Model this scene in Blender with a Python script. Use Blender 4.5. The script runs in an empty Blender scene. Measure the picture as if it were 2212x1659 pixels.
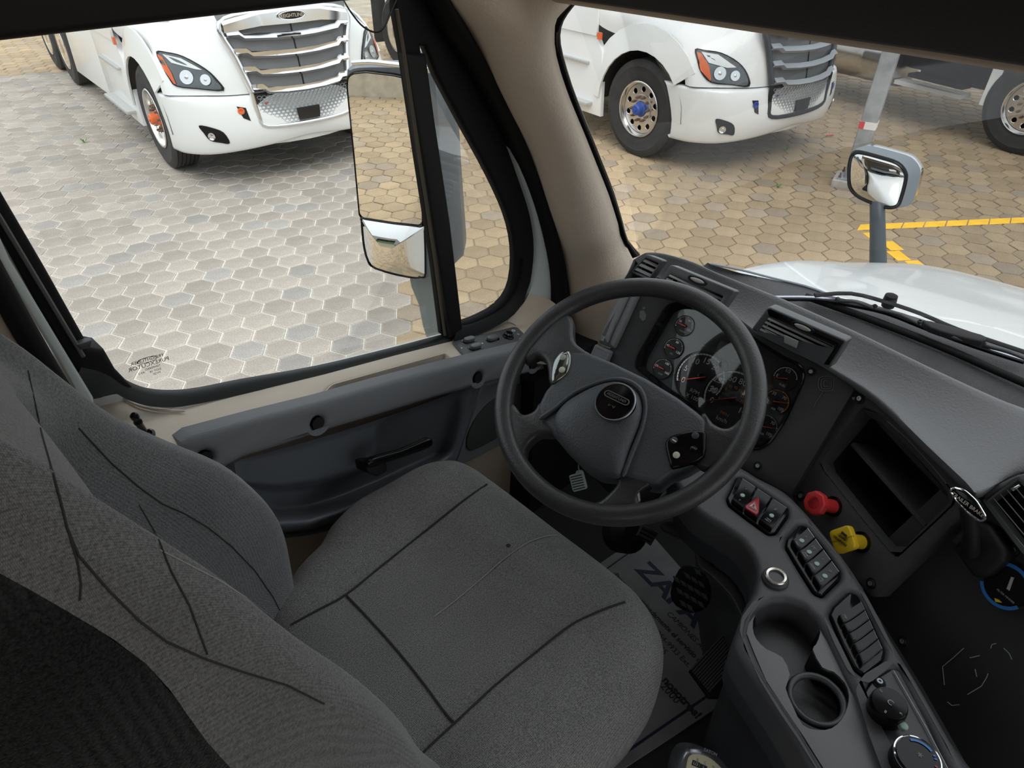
import bpy, bmesh, math, random
from mathutils import Vector as V, Matrix
from mathutils.geometry import tessellate_polygon
from mathutils.bvhtree import BVHTree as BVH_
random.seed(7)
PI = math.pi
col = bpy.context.scene.collection
sc = bpy.context.scene
# ---------------------------------------------------------------- camera
F = 1474.3; CX, CY = 1106.0, 829.5; H = 2.6
RT = Matrix(((0.68688118, -0.43025212, 0.58572805), (-0.7267139, -0.41659597, 0.54620024), (0.00900813, -0.80083139, -0.59882213)))
CAM = V((0, 0, H))
cd = bpy.data.cameras.new('camera'); cam = bpy.data.objects.new('camera', cd); col.objects.link(cam)
cd.sensor_width = 36.0; cd.lens = F * 36.0 / 2212.0; cd.clip_start = 0.02; cd.clip_end = 300
mx = RT @ Matrix(((1, 0, 0), (0, -1, 0), (0, 0, -1)))
cam.matrix_world = Matrix.Translation(CAM) @ mx.to_4x4()
sc.camera = cam
# ---------------------------------------------------------------- sky, sun, exposure
sc.view_settings.view_transform = 'Standard'; sc.view_settings.look = 'None'
sc.view_settings.gamma = 1; sc.view_settings.use_curve_mapping = False
sc.view_settings.exposure = 0.5
sc.cycles.use_denoising = True
sc.cycles.max_bounces = 10; sc.cycles.diffuse_bounces = 5; sc.cycles.glossy_bounces = 5
sc.cycles.transparent_max_bounces = 12; sc.cycles.sample_clamp_indirect = 8
w = bpy.data.worlds.new('overcast'); sc.world = w; w.use_nodes = True
nt = w.node_tree; nt.nodes.clear()
wo = nt.nodes.new('ShaderNodeOutputWorld'); bg = nt.nodes.new('ShaderNodeBackground')
tc = nt.nodes.new('ShaderNodeTexCoord'); sx = nt.nodes.new('ShaderNodeSeparateXYZ'); rp = nt.nodes.new('ShaderNodeValToRGB')
nt.links.new(tc.outputs['Generated'], sx.inputs[0]); nt.links.new(sx.outputs['Z'], rp.inputs[0])
rp.color_ramp.elements[0].position = 0.0; rp.color_ramp.elements[0].color = (0.55, 0.60, 0.64, 1)
rp.color_ramp.elements[1].position = 0.9; rp.color_ramp.elements[1].color = (0.93, 0.97, 1.0, 1)
nt.links.new(rp.outputs[0], bg.inputs[0]); bg.inputs[1].default_value = 1.15; nt.links.new(bg.outputs[0], wo.inputs[0])
sd = bpy.data.lights.new('sun', 'SUN'); sd.energy = 0.9; sd.angle = math.radians(35); sd.color = (1.0, 0.96, 0.9)
so = bpy.data.objects.new('sun', sd); col.objects.link(so)
so.rotation_euler = V((-0.35, -0.45, 0.85)).to_track_quat('Z', 'Y').to_euler()

# ---------------------------------------------------------------- small maths
def ray(u, v): return RT @ V(((u - CX) / F, (v - CY) / F, 1))
def onY(u, v, y): d = ray(u, v); return CAM + d * (y / d.y)
def onX(u, v, x): d = ray(u, v); return CAM + d * (x / d.x)
def onZ(u, v, z): d = ray(u, v); return CAM + d * ((z - H) / d.z)
def at(u, v, k): return CAM + ray(u, v) * k
class PL:
    """a real plane in the cab: origin, right axis, up axis, normal"""
    def __init__(s, P0, n, right=(0, -1, 0)):
        s.P = V(P0); s.n = V(n).normalized(); r = V(right)
        s.ex = (r - s.n * r.dot(s.n)).normalized(); s.ey = s.n.cross(s.ex)
    def uv(s, u, v, off=0.0):
        d = ray(u, v); P = s.P + s.n * off; return CAM + d * ((P - CAM).dot(s.n) / d.dot(s.n))
    def pts(s, L, off=0.0): return [s.uv(u, v, off) for u, v in L]
    def loc(s, a, b, c=0.0): return s.P + s.ex * a + s.ey * b + s.n * c
    def ab(s, u, v): q = s.uv(u, v) - s.P; return q.dot(s.ex), q.dot(s.ey)
    def off(s, d): return PL(s.P + s.n * d, s.n, s.ex)
def cr(pts, k=4, closed=True):
    """Catmull-Rom through the points"""
    n = len(pts); out = []; rng = n if closed else n - 1
    for i in range(rng):
        if closed: p0, p1, p2, p3 = pts[i - 1], pts[i], pts[(i + 1) % n], pts[(i + 2) % n]
        else: p0, p1, p2, p3 = pts[max(i - 1, 0)], pts[i], pts[i + 1], pts[min(i + 2, n - 1)]
        for j in range(k):
            t = j / k
            out.append(((p1 * 2) + (p2 - p0) * t + (p0 * 2 - p1 * 5 + p2 * 4 - p3) * t * t + (p1 * 3 - p0 - p2 * 3 + p3) * t ** 3) * 0.5)
    if not closed: out.append(pts[-1].copy())
    return out
def fil(pts, r, k=3):
    """fillet the corners of a closed polygon of Vectors"""
    out = []; n = len(pts)
    for i in range(n):
        a, b, c = pts[i - 1], pts[i], pts[(i + 1) % n]
        da, dc = (a - b), (c - b); q = min(r, da.length * .45, dc.length * .45)
        p, s = b + da.normalized() * q, b + dc.normalized() * q
        for j in range(k + 1):
            t = j / k; out.append(p * (1 - t) ** 2 + b * 2 * t * (1 - t) + s * t * t)
    return out
def lerp(a, b, t): return a + (b - a) * t
def sm(t): t = max(0.0, min(1.0, t)); return t * t * (3 - 2 * t)
# ---------------------------------------------------------------- materials
MC = {}
def mat(name, c, rough=0.6, metal=0.0, bump=0.0, scale=200.0, var=0.0, vscale=8.0, spec=0.5, coat=0.0, kind='noise', emit=None, attr=None, stretch=None, speck=0.0, edge=False):
    if name in MC: return MC[name]
    m = bpy.data.materials.new(name); m.use_nodes = True; MC[name] = m
    N = m.node_tree.nodes; L = m.node_tree.links; b = N['Principled BSDF']
    b.inputs['Base Color'].default_value = (*c, 1); b.inputs['Roughness'].default_value = rough; b.inputs['Metallic'].default_value = metal
    b.inputs['Specular IOR Level'].default_value = spec; b.inputs['Coat Weight'].default_value = coat; b.inputs['Coat Roughness'].default_value = 0.05
    t = N.new('ShaderNodeTexCoord'); mp = N.new('ShaderNodeMapping'); L.new(t.outputs['Object'], mp.inputs[0])
    if stretch: mp.inputs['Scale'].default_value = stretch
    base = None
    if attr == 'object': a = N.new('ShaderNodeObjectInfo'); base = a.outputs['Color']
    elif attr: a = N.new('ShaderNodeAttribute'); a.attribute_name = attr; base = a.outputs['Color']
    if var or speck or base:
        mxn = N.new('ShaderNodeMix'); mxn.data_type = 'RGBA'; mxn.blend_type = 'MULTIPLY'; mxn.inputs['Factor'].default_value = 1
        nz = N.new('ShaderNodeTexNoise'); nz.inputs['Scale'].default_value = vscale; nz.inputs['Detail'].default_value = 6
        L.new(mp.outputs[0], nz.inputs['Vector'])
        mr = N.new('ShaderNodeMapRange'); mr.inputs['From Min'].default_value = .3; mr.inputs['From Max'].default_value = .7
        mr.inputs['To Min'].default_value = 1 - var; mr.inputs['To Max'].default_value = 1 + var
        L.new(nz.outputs['Fac'], mr.inputs[0]); out = mr.outputs[0]
        if speck:
            n2 = N.new('ShaderNodeTexNoise'); n2.inputs['Scale'].default_value = scale; n2.inputs['Detail'].default_value = 2
            L.new(mp.outputs[0], n2.inputs['Vector'])
            m2 = N.new('ShaderNodeMapRange'); m2.inputs['From Min'].default_value = .35; m2.inputs['From Max'].default_value = .65
            m2.inputs['To Min'].default_value = 1 - speck; m2.inputs['To Max'].default_value = 1 + speck; L.new(n2.outputs['Fac'], m2.inputs[0])
            mm = N.new('ShaderNodeMath'); mm.operation = 'MULTIPLY'; L.new(out, mm.inputs[0]); L.new(m2.outputs[0], mm.inputs[1]); out = mm.outputs[0]
        if base: L.new(base, mxn.inputs['A'])
        else: mxn.inputs['A'].default_value = (*c, 1)
        if edge:
            ea = N.new('ShaderNodeAttribute'); ea.attribute_name = 'edge'; em = N.new('ShaderNodeMath'); em.operation = 'MULTIPLY'; L.new(ea.outputs['Fac'], em.inputs[0]); L.new(out, em.inputs[1]); out = em.outputs[0]
        L.new(out, mxn.inputs['B']); L.new(mxn.outputs['Result'], b.inputs['Base Color'])
    if bump:
        bp = N.new('ShaderNodeBump'); bp.inputs['Strength'].default_value = bump; bp.inputs['Distance'].default_value = 0.001
        if kind == 'noise': g = N.new('ShaderNodeTexNoise'); g.inputs['Scale'].default_value = scale; g.inputs['Detail'].default_value = 3; o = g.outputs['Fac']
        elif kind == 'voronoi': g = N.new('ShaderNodeTexVoronoi'); g.inputs['Scale'].default_value = scale; o = g.outputs['Distance']
        else:
            g = N.new('ShaderNodeTexWave'); g.inputs['Scale'].default_value = scale; g.bands_direction = {'wx': 'X', 'wy': 'Y', 'wz': 'Z'}.get(kind, 'DIAGONAL'); o = g.outputs['Fac']
        L.new(mp.outputs[0], g.inputs['Vector']); L.new(o, bp.inputs['Height']); L.new(bp.outputs[0], b.inputs['Normal'])
    if emit: b.inputs['Emission Color'].default_value = (*emit[0], 1); b.inputs['Emission Strength'].default_value = emit[1]
    return m
def glass_mat(name, tint=(1, 1, 1), refl=1.0, rough=0.0):
    m = bpy.data.materials.new(name); m.use_nodes = True; N = m.node_tree.nodes; L = m.node_tree.links; N.clear()
    o = N.new('ShaderNodeOutputMaterial'); tr = N.new('ShaderNodeBsdfTransparent'); gl = N.new('ShaderNodeBsdfGlossy'); mxs = N.new('ShaderNodeMixShader'); fr = N.new('ShaderNodeFresnel')
    tr.inputs[0].default_value = (*tint, 1); gl.inputs['Roughness'].default_value = rough; fr.inputs['IOR'].default_value = 1.45
    mt = N.new('ShaderNodeMath'); mt.operation = 'MULTIPLY'; mt.inputs[1].default_value = refl; L.new(fr.outputs[0], mt.inputs[0])
    L.new(mt.outputs[0], mxs.inputs[0]); L.new(tr.outputs[0], mxs.inputs[1]); L.new(gl.outputs[0], mxs.inputs[2]); L.new(mxs.outputs[0], o.inputs[0]); return m
def fabric(name, c, s1, s2, bump=0.5, contrast=0.35):
    m = bpy.data.materials.new(name); m.use_nodes = True; N = m.node_tree.nodes; L = m.node_tree.links; b = N['Principled BSDF']
    b.inputs['Roughness'].default_value = 0.95; b.inputs['Specular IOR Level'].default_value = 0.15; b.inputs['Sheen Weight'].default_value = 0.25
    t = N.new('ShaderNodeTexCoord'); outs = []
    for s, d in ((s1, 'X'), (s2, 'Y')):
        g = N.new('ShaderNodeTexWave'); g.inputs['Scale'].default_value = s; g.bands_direction = d; g.inputs['Distortion'].default_value = 1.5; g.inputs['Detail'].default_value = 1
        L.new(t.outputs['Object'], g.inputs['Vector']); outs.append(g.outputs['Fac'])
    a = N.new('ShaderNodeMath'); a.operation = 'MULTIPLY'; L.new(outs[0], a.inputs[0]); L.new(outs[1], a.inputs[1])
    nz = N.new('ShaderNodeTexNoise'); nz.inputs['Scale'].default_value = 520; L.new(t.outputs['Object'], nz.inputs['Vector'])
    aw = N.new('ShaderNodeMath'); aw.operation = 'MULTIPLY'; aw.inputs[1].default_value = .45; L.new(a.outputs[0], aw.inputs[0]); nw = N.new('ShaderNodeMath'); nw.operation = 'MULTIPLY'; nw.inputs[1].default_value = 1.5; L.new(nz.outputs['Fac'], nw.inputs[0])
    a2 = N.new('ShaderNodeMath'); a2.operation = 'ADD'; L.new(aw.outputs[0], a2.inputs[0]); L.new(nw.outputs[0], a2.inputs[1])
    mr = N.new('ShaderNodeMapRange'); mr.inputs['From Min'].default_value = .5; mr.inputs['From Max'].default_value = 1.3; mr.inputs['To Min'].default_value = 1 - contrast; mr.inputs['To Max'].default_value = 1 + contrast
    L.new(a2.outputs[0], mr.inputs[0])
    n3 = N.new('ShaderNodeTexNoise'); n3.inputs['Scale'].default_value = 9; n3.inputs['Detail'].default_value = 4; L.new(t.outputs['Object'], n3.inputs['Vector'])
    m3 = N.new('ShaderNodeMapRange'); m3.inputs['To Min'].default_value = .8; m3.inputs['To Max'].default_value = 1.2; L.new(n3.outputs['Fac'], m3.inputs[0])
    mu = N.new('ShaderNodeMath'); mu.operation = 'MULTIPLY'; L.new(mr.outputs[0], mu.inputs[0]); L.new(m3.outputs[0], mu.inputs[1])
    mxn = N.new('ShaderNodeMix'); mxn.data_type = 'RGBA'; mxn.blend_type = 'MULTIPLY'; mxn.inputs['Factor'].default_value = 1; mxn.inputs['A'].default_value = (*c, 1)
    L.new(mu.outputs[0], mxn.inputs['B']); L.new(mxn.outputs['Result'], b.inputs['Base Color'])
    bp = N.new('ShaderNodeBump'); bp.inputs['Strength'].default_value = bump; bp.inputs['Distance'].default_value = .001; L.new(a2.outputs[0], bp.inputs['Height']); L.new(bp.outputs[0], b.inputs['Normal'])
    return m
M_beige = mat('beige_grained_plastic', (0.60, 0.52, 0.43), 0.62, bump=0.5, scale=420)
M_beige2 = mat('tan_grained_plastic', (0.42, 0.335, 0.26), 0.7, bump=0.5, scale=420)
M_grey = mat('grey_ribbed_plastic', (0.19, 0.20, 0.215), 0.5, bump=0.6, scale=330, kind='diag')
M_slate = mat('slate_moulded_plastic', (0.055, 0.057, 0.062), 0.4, bump=0.25, scale=500)
M_dash = mat('charcoal_dash_skin', (0.16, 0.163, 0.17), 0.48, bump=0.9, scale=260)
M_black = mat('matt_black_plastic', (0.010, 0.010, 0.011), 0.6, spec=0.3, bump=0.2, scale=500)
M_fascia = mat('black_fascia', (0.022, 0.022, 0.024), 0.7, bump=0.3, scale=700)
M_rubber = mat('black_rubber', (0.008, 0.008, 0.009), 0.6, spec=0.2)
M_gloss = mat('gloss_black', (0.006, 0.006, 0.007), 0.12, spec=0.28)
M_rib = mat('ribbed_trim', (0.062, 0.062, 0.066), 0.6, bump=0.9, scale=260, kind='wz')
M_console = mat('console_plastic', (0.07, 0.07, 0.076), 0.5, bump=0.4, scale=420)
M_tray = mat('tray_plastic', (0.16, 0.163, 0.172), 0.45)
M_white = mat('white_truck_paint', (0.82, 0.84, 0.84), 0.3, coat=0.6)
M_body = mat('white_cab_paint', (0.6, 0.66, 0.64), 0.3, coat=0.5)
M_door = mat('door_slate', (0.13, 0.14, 0.158), 0.33, bump=0.25, scale=500)
M_leather = mat('wheel_leather', (0.048, 0.048, 0.05), 0.34, bump=0.5, scale=340, var=0.2, vscale=14)
M_pad = mat('airbag_vinyl', (0.072, 0.079, 0.088), 0.45, bump=0.8, scale=300)
M_chrome = mat('chrome', (0.85, 0.86, 0.88), 0.08, 1.0)
M_alu = mat('polished_aluminium', (0.72, 0.71, 0.69), 0.22, 1.0, var=0.1)
M_tyre = mat('tyre_rubber', (0.035, 0.035, 0.036), 0.8, bump=0.3, scale=120, var=0.2)
M_dark = mat('dark_underside', (0.02, 0.02, 0.021), 0.8)
M_red = mat('red_plastic', (0.62, 0.035, 0.04), 0.35)
M_yel = mat('yellow_plastic', (0.75, 0.50, 0.02), 0.35)
M_mint = mat('worn_switch_paint', (0.35, 0.5, 0.42), 0.5)
M_txt = mat('white_print', (0.9, 0.92, 0.93), 0.6)
M_txtd = mat('dim_print', (0.32, 0.34, 0.35), 0.6)
M_ora = mat('orange_print', (0.8, 0.3, 0.05), 0.6)
M_redp = mat('red_needle', (0.8, 0.08, 0.06), 0.5)
M_blk = mat('black_print', (0.015, 0.015, 0.02), 0.7)
M_navy = mat('navy_print', (0.007, 0.008, 0.035), 0.7)
M_carpet = mat('black_floor_rubber', (0.012, 0.012, 0.012), 0.85, bump=0.4, scale=150)
M_paper = mat('grey_paper', (0.17, 0.167, 0.17), 0.8, var=0.18, vscale=14, bump=0.2, scale=60)
M_mirror = mat('mirror_glass', (0.9, 0.9, 0.88), 0.0, 1.0)
M_glass = glass_mat('clear_pane', (0.97, 0.98, 0.975), 0.30)
M_lens = glass_mat('lens', (0.98, 0.98, 0.98), 1.2)
M_seat = fabric('seat_weave', (0.21, 0.212, 0.203), 130, 130, 0.6, 0.55)
M_back = fabric('back_weave', (0.175, 0.177, 0.18), 300, 300, 0.4, 0.42)
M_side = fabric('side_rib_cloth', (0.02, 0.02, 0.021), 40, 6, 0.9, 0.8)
M_seam = mat('dark_seam', (0.035, 0.035, 0.035), 0.9)
M_stitch = mat('pale_stitch', (0.38, 0.38, 0.37), 0.9)
M_galv = mat('galvanised_steel', (0.40, 0.44, 0.48), 0.45, 0.6, var=0.25, vscale=6)
M_conc = mat('concrete', (0.4, 0.38, 0.34), 0.9, bump=0.6, scale=40, var=0.2)
M_green = mat('weed_green', (0.12, 0.25, 0.05), 0.8)
M_orange = mat('orange_lens', (0.75, 0.16, 0.05), 0.25)
M_blue = mat('blue_paint', (0.03, 0.08, 0.35), 0.35)
M_grill = mat('grey_grille', (0.30, 0.33, 0.36), 0.45)
M_core = mat('radiator_core', (0.22, 0.23, 0.24), 0.5, 0.5, bump=0.9, scale=60, kind='wz')
M_yelp = mat('yellow_road_paint', (0.92, 0.53, 0.035), 0.75, bump=0.5, scale=120, var=0.08)

# ---------------------------------------------------------------- object helpers
LOC = {}
def root_loc(p): return LOC.get(p.name, V((0, 0, 0)))
def link(name, me, m, parent=None, kind=None, smooth=35):
    o = bpy.data.objects.new(name, me); col.objects.link(o)
    if m is not None and not me.materials:
        for q in (m if isinstance(m, (list, tuple)) else [m]): me.materials.append(q)
    if parent is not None:
        L = root_loc(parent); me.transform(Matrix.Translation(-L)); o.parent = parent; LOC[o.name] = L
    if kind: o['kind'] = kind
    if smooth and len(me.polygons):
        me.shade_smooth(); me.set_sharp_from_angle(angle=math.radians(smooth))
    return o
def build(name, bm, m, parent=None, kind=None, smooth=35, fix=True):
    if fix: bmesh.ops.recalc_face_normals(bm, faces=bm.faces[:])
    me = bpy.data.meshes.new(name); bm.to_mesh(me); bm.free(); return link(name, me, m, parent, kind, smooth)
def thing(name, label, cat, loc=(0, 0, 0), group=None, kind=None):
    o = bpy.data.objects.new(name, None); col.objects.link(o); o.location = loc; o.empty_display_size = .05; LOC[o.name] = V(loc)
    if label: o['label'] = label
    if cat: o['category'] = cat
    if group: o['group'] = group
    if kind: o['kind'] = kind
    return o
def tag(o, label, cat, group=None):
    o['label'] = label; o['category'] = cat
    if group: o['group'] = group
    return o
def lab(o, label): o['label'] = label; return o
def inset(P2, d):
    """inset a 2D polygon (CCW) by d"""
    n = len(P2); out = []
    for i in range(n):
        a, b, c = P2[i - 1], P2[i], P2[(i + 1) % n]
        e1 = (b[0] - a[0], b[1] - a[1]); e2 = (c[0] - b[0], c[1] - b[1])
        l1 = math.hypot(*e1) or 1e-9; l2 = math.hypot(*e2) or 1e-9
        n1 = (-e1[1] / l1, e1[0] / l1); n2 = (-e2[1] / l2, e2[0] / l2)
        k = 1 + n1[0] * n2[0] + n1[1] * n2[1]; k = max(k, 0.35)
        out.append((b[0] + (n1[0] + n2[0]) / k * d, b[1] + (n1[1] + n2[1]) / k * d))
    return out
def area2(P): return sum(P[i - 1][0] * P[i][1] - P[i][0] * P[i - 1][1] for i in range(len(P))) / 2
def slab_bm(pts, nrm, depth, r=0.0, holes=(), seg=3, bm=None, rb=0.0):
    bm = bm or bmesh.new(); n = V(nrm).normalized(); O = pts[0].copy()
    a = n.orthogonal().normalized(); b = n.cross(a)
    def to2(p): q = p - O; return (q.dot(a), q.dot(b))
    h0 = sum((p - O).dot(n) for p in pts) / len(pts)
    loops = []
    for i, lp in enumerate([pts] + list(holes)):
        P = [to2(p) for p in lp]
        if (area2(P) < 0) == (i == 0): P.reverse()
        loops.append(P)
    def pos(p, d): return O + a * p[0] + b * p[1] + n * (h0 - d)
    prof = []
    if r > 0:
        for j in range(seg + 1): t = j / seg * PI / 2; prof.append((r * (1 - math.sin(t)), r * (1 - math.cos(t))))
    else: prof = [(0, 0)]
    if rb > 0: prof += [(0, depth - rb), (rb, depth)]
    else: prof.append((0, depth))
    rings = []
    for P in loops: rings.append([[bm.verts.new(pos(q, d)) for q in (inset(P, ins) if ins > 1e-7 else P)] for ins, d in prof])
    for R in rings:
        for k in range(len(R) - 1):
            A, B = R[k], R[k + 1]; m_ = len(A)
            for i in range(m_):
                try: bm.faces.new((A[i - 1], A[i], B[i], B[i - 1]))
                except ValueError: pass
    for k in (0, -1):
        fl = [v for R in rings for v in R[k]]
        for t in tessellate_polygon([[v.co for v in R[k]] for R in rings]):
            try: bm.faces.new([fl[i] for i in t])
            except ValueError: pass
    return bm
def slab(name, pts, nrm, depth, m, parent=None, r=0.0, holes=(), seg=3, kind=None, smooth=35):
    return build(name, slab_bm(pts, nrm, depth, r, holes, seg), m, parent, kind, smooth)
def loft_bm(rows, closed_u=False, closed_v=False, cap=False, bm=None):
    bm = bm or bmesh.new(); G = [[bm.verts.new(p) for p in r] for r in rows]
    nr, nc = len(G), len(G[0])
    for i in range(nr if closed_v else nr - 1):
        for j in range(nc if closed_u else nc - 1):
            q = (G[i][j], G[i][(j + 1) % nc], G[(i + 1) % nr][(j + 1) % nc], G[(i + 1) % nr][j])
            if len(set(q)) == 4:
                try: bm.faces.new(q)
                except ValueError: pass
    if cap:
        for g in (G[0], G[-1]):
            try: bm.faces.new(g)
            except ValueError: pass
    return bm
def loft(name, rows, m, parent=None, cu=False, cv=False, cap=False, thick=0.0, kind=None, sub=0, smooth=60, flip=False):
    bm = loft_bm(rows, cu, cv, cap); bmesh.ops.recalc_face_normals(bm, faces=bm.faces[:])
    if flip: bmesh.ops.reverse_faces(bm, faces=bm.faces[:])
    if thick: bmesh.ops.solidify(bm, geom=bm.faces[:], thickness=thick)
    o = build(name, bm, m, parent, kind, smooth, fix=False)
    if sub:
        md = o.modifiers.new('s', 'SUBSURF'); md.levels = sub; md.render_levels = sub
    return o
def refine(rows, ku=4, kv=4):
    R = [cr([V(p) for p in r], ku, False) for r in rows]
    C = [cr([R[i][j] for i in range(len(R))], kv, False) for j in range(len(R[0]))]
    return [[C[j][i] for j in range(len(C))] for i in range(len(C[0]))]
def tube_bm(path, r, k=8, closed=False, bm=None, flat=1.0, up=None):
    bm = bm or bmesh.new(); n = len(path); rings = []; side = None
    for i, p in enumerate(path):
        a = path[i - 1] if (closed or i) else path[i]; c = path[(i + 1) % n] if (closed or i < n - 1) else path[i]
        t = (c - a).normalized()
        if up is not None: s = V(up).cross(t).normalized()
        else:
            if side is None: s = t.orthogonal().normalized()
            else: s = (side - t * side.dot(t)).normalized()
        side = s; u_ = t.cross(s); rr = r[i] if isinstance(r, (list, tuple)) else r
        rings.append([bm.verts.new(p + s * math.cos(2 * PI * j / k) * rr + u_ * math.sin(2 * PI * j / k) * rr * flat) for j in range(k)])
    for i in range(n if closed else n - 1):
        A, B = rings[i], rings[(i + 1) % n]
        for j in range(k):
            try: bm.faces.new((A[j - 1], A[j], B[j], B[j - 1]))
            except ValueError: pass
    if not closed:
        bm.faces.new(rings[0]); bm.faces.new(rings[-1])
    return bm
def tube(name, path, r, m, parent=None, k=8, closed=False, flat=1.0, up=None, kind=None):
    return build(name, tube_bm([V(p) for p in path], r, k, closed, None, flat, up), m, parent, kind, 50)
def lathe_bm(prof, P, ax, k=24, bm=None):
    """prof: (radius, height along axis)"""
    bm = bm or bmesh.new(); ax = V(ax).normalized(); a = ax.orthogonal().normalized(); b = ax.cross(a); P = V(P); R = []
    for r, h in prof: R.append([bm.verts.new(P + ax * h + (a * math.cos(2 * PI * j / k) + b * math.sin(2 * PI * j / k)) * max(r, 1e-5)) for j in range(k)])
    for i in range(len(R) - 1):
        for j in range(k): bm.faces.new((R[i][j - 1], R[i][j], R[i + 1][j], R[i + 1][j - 1]))
    bm.faces.new(R[0]); bm.faces.new(R[-1]); return bm
def lathe(name, prof, P, ax, m, parent=None, k=24, smooth=35, kind=None): return build(name, lathe_bm(prof, P, ax, k), m, parent, kind, smooth)
def box_bm(P, ex, ey, ez, bm=None):
    """box from corner P with three edge vectors"""
    bm = bm or bmesh.new(); P = V(P); ex, ey, ez = V(ex), V(ey), V(ez)
    v = [bm.verts.new(P + ex * i + ey * j + ez * k) for i in (0, 1) for j in (0, 1) for k in (0, 1)]
    for f in ((0, 1, 3, 2), (4, 6, 7, 5), (0, 4, 5, 1), (2, 3, 7, 6), (0, 2, 6, 4), (1, 5, 7, 3)): bm.faces.new([v[i] for i in f])
    return bm
def box(name, lo, hi, m, parent=None, kind=None, bev=0.0):
    bm = box_bm(lo, (hi[0] - lo[0], 0, 0), (0, hi[1] - lo[1], 0), (0, 0, hi[2] - lo[2]))
    if bev: bmesh.ops.bevel(bm, geom=bm.edges[:], offset=bev, segments=2, affect='EDGES', profile=.6)
    return build(name, bm, m, parent, kind)
def circ(P, n, r, k=24, right=None):
    n = V(n).normalized(); a = (V(right) - n * V(right).dot(n)).normalized() if right is not None else n.orthogonal().normalized(); b = n.cross(a)
    return [V(P) + (a * math.cos(2 * PI * j / k) + b * math.sin(2 * PI * j / k)) * r for j in range(k)]
def text(name, s, P, ex, ey, size, m, parent=None, align='CENTER', mirror=False, shear=0.0, bold=0.0, wide=1.0):
    cu = bpy.data.curves.new(name, 'FONT'); cu.body = s; cu.size = size; cu.align_x = align; cu.align_y = 'CENTER'; cu.extrude = 0.00012; cu.resolution_u = 3
    cu.shear = shear; cu.offset = bold; cu.materials.append(m)
    o = bpy.data.objects.new(name, cu); col.objects.link(o)
    ex = V(ex).normalized(); ey = (V(ey) - ex * V(ey).dot(ex)).normalized(); n = ex.cross(ey)
    L = root_loc(parent) if parent else V((0, 0, 0))
    M_ = Matrix.Translation(V(P) - L) @ Matrix((ex * wide * (-1 if mirror else 1), ey, n)).transposed().to_4x4()
    me = bpy.data.meshes.new_from_object(o); me.transform(M_); bpy.data.objects.remove(o); bpy.data.curves.remove(cu)
    o = bpy.data.objects.new(name, me); col.objects.link(o)
    if not me.materials: me.materials.append(m)
    if parent: o.parent = parent; LOC[o.name] = L
    return o
def copy_tree(o, parent=None):
    c = o.copy(); col.objects.link(c)
    if parent: c.parent = parent
    LOC[c.name] = LOC.get(o.name, V((0, 0, 0)))
    for ch in list(o.children): copy_tree(ch, c)
    return c

# ================================================================= the yard
S = 0.22; HD = math.radians(39.66616); C0 = (8.8470461, -26.09366724)
def g_w(x, y):   # paving lattice -> world
    dx, dy = x - C0[0], y - C0[1]
    return V(((0.76977667 * dx + 0.63831331 * dy) * S, (-0.63831331 * dx + 0.76977667 * dy) * S, 0))
def w_g(p):
    x, y = p.x / S, p.y / S
    return (0.76977667 * x - 0.63831331 * y + C0[0], 0.63831331 * x + 0.76977667 * y + C0[1])
def px(p):
    q = RT.transposed() @ (V(p) - CAM)
    return (CX + F * q.x / q.z, CY + F * q.y / q.z) if q.z > 0.05 else (-9999, -9999)
def inside(u, v, P):
    c = False
    for i in range(len(P)):
        (x1, y1), (x2, y2) = P[i - 1], P[i]
        if (y1 > v) != (y2 > v) and u < (x2 - x1) * (v - y1) / (y2 - y1) + x1: c = not c
    return c
def is_dusty(gx, gy): return gy > -13 + .5 * math.sin(gx) and gx < 7.75 + 0.25 * math.sin(gy * .9) and gy < 30.5 + 0.3 * math.sin(gx)
ground = thing('paved_yard', None, None, (0, 0, 0), kind='structure')
# bedding sand under the pavers, and the rest of the yard around
bm = bmesh.new()
c4 = [g_w(-200, -140) , g_w(200, -140), g_w(200, 160), g_w(-200, 160)]
for p in c4: p.z = -0.012
bm.faces.new([bm.verts.new(p) for p in c4])
M_sand = mat('joint_sand', (0.42, 0.37, 0.29), 0.95, var=0.25, vscale=2.5)
M_sandw = mat('dusty_joint_sand', (0.74, 0.71, 0.65), 0.95, var=0.1, vscale=6)
build('bedding_sand', bm, M_sand, ground)
bm = bmesh.new()
q4 = [g_w(-70, -13), g_w(7.75, -13), g_w(7.75, 30.4), g_w(-70, 30.4)]
for p in q4: p.z = -0.0085
bm.faces.new([bm.verts.new(p) for p in q4]); build('dusty_bedding_sand', bm, M_sandw, ground)
M_paver = mat('worn_concrete_paver', (1, 1, 1), 0.85, bump=0.7, scale=110, var=0.10, vscale=5, attr='object', speck=0.16, edge=True)
M_paver_s = mat('worn_concrete_paver_far', (1, 1, 1), 0.85, bump=0.7, scale=110, var=0.10, vscale=5, attr='tone', speck=0.16)
def hexpts(k=1.0, z=0.0):
    R_ = S / math.sqrt(3) * k; ca, sa = 0.76977667, -0.63831331
    P = []
    for i in range(6):
        a = PI / 6 + i * PI / 3; x, y = math.cos(a) * R_, math.sin(a) * R_
        P.append(V((0.76977667 * x + 0.63831331 * y, -0.63831331 * x + 0.76977667 * y, z)))
    return P
HEXR = [hexpts(0.965, -0.03), hexpts(0.965, -0.007), hexpts(0.93, -0.0015), hexpts(0.80, 0)]
bm = bmesh.new(); loft_bm(HEXR, closed_u=True, bm=bm); bm.verts.ensure_lookup_table()
bm.faces.new(bm.verts[-6:]); bmesh.ops.recalc_face_normals(bm, faces=bm.faces[:])
hex_me = bpy.data.meshes.new('paver'); bm.to_mesh(hex_me); bm.free()
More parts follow.
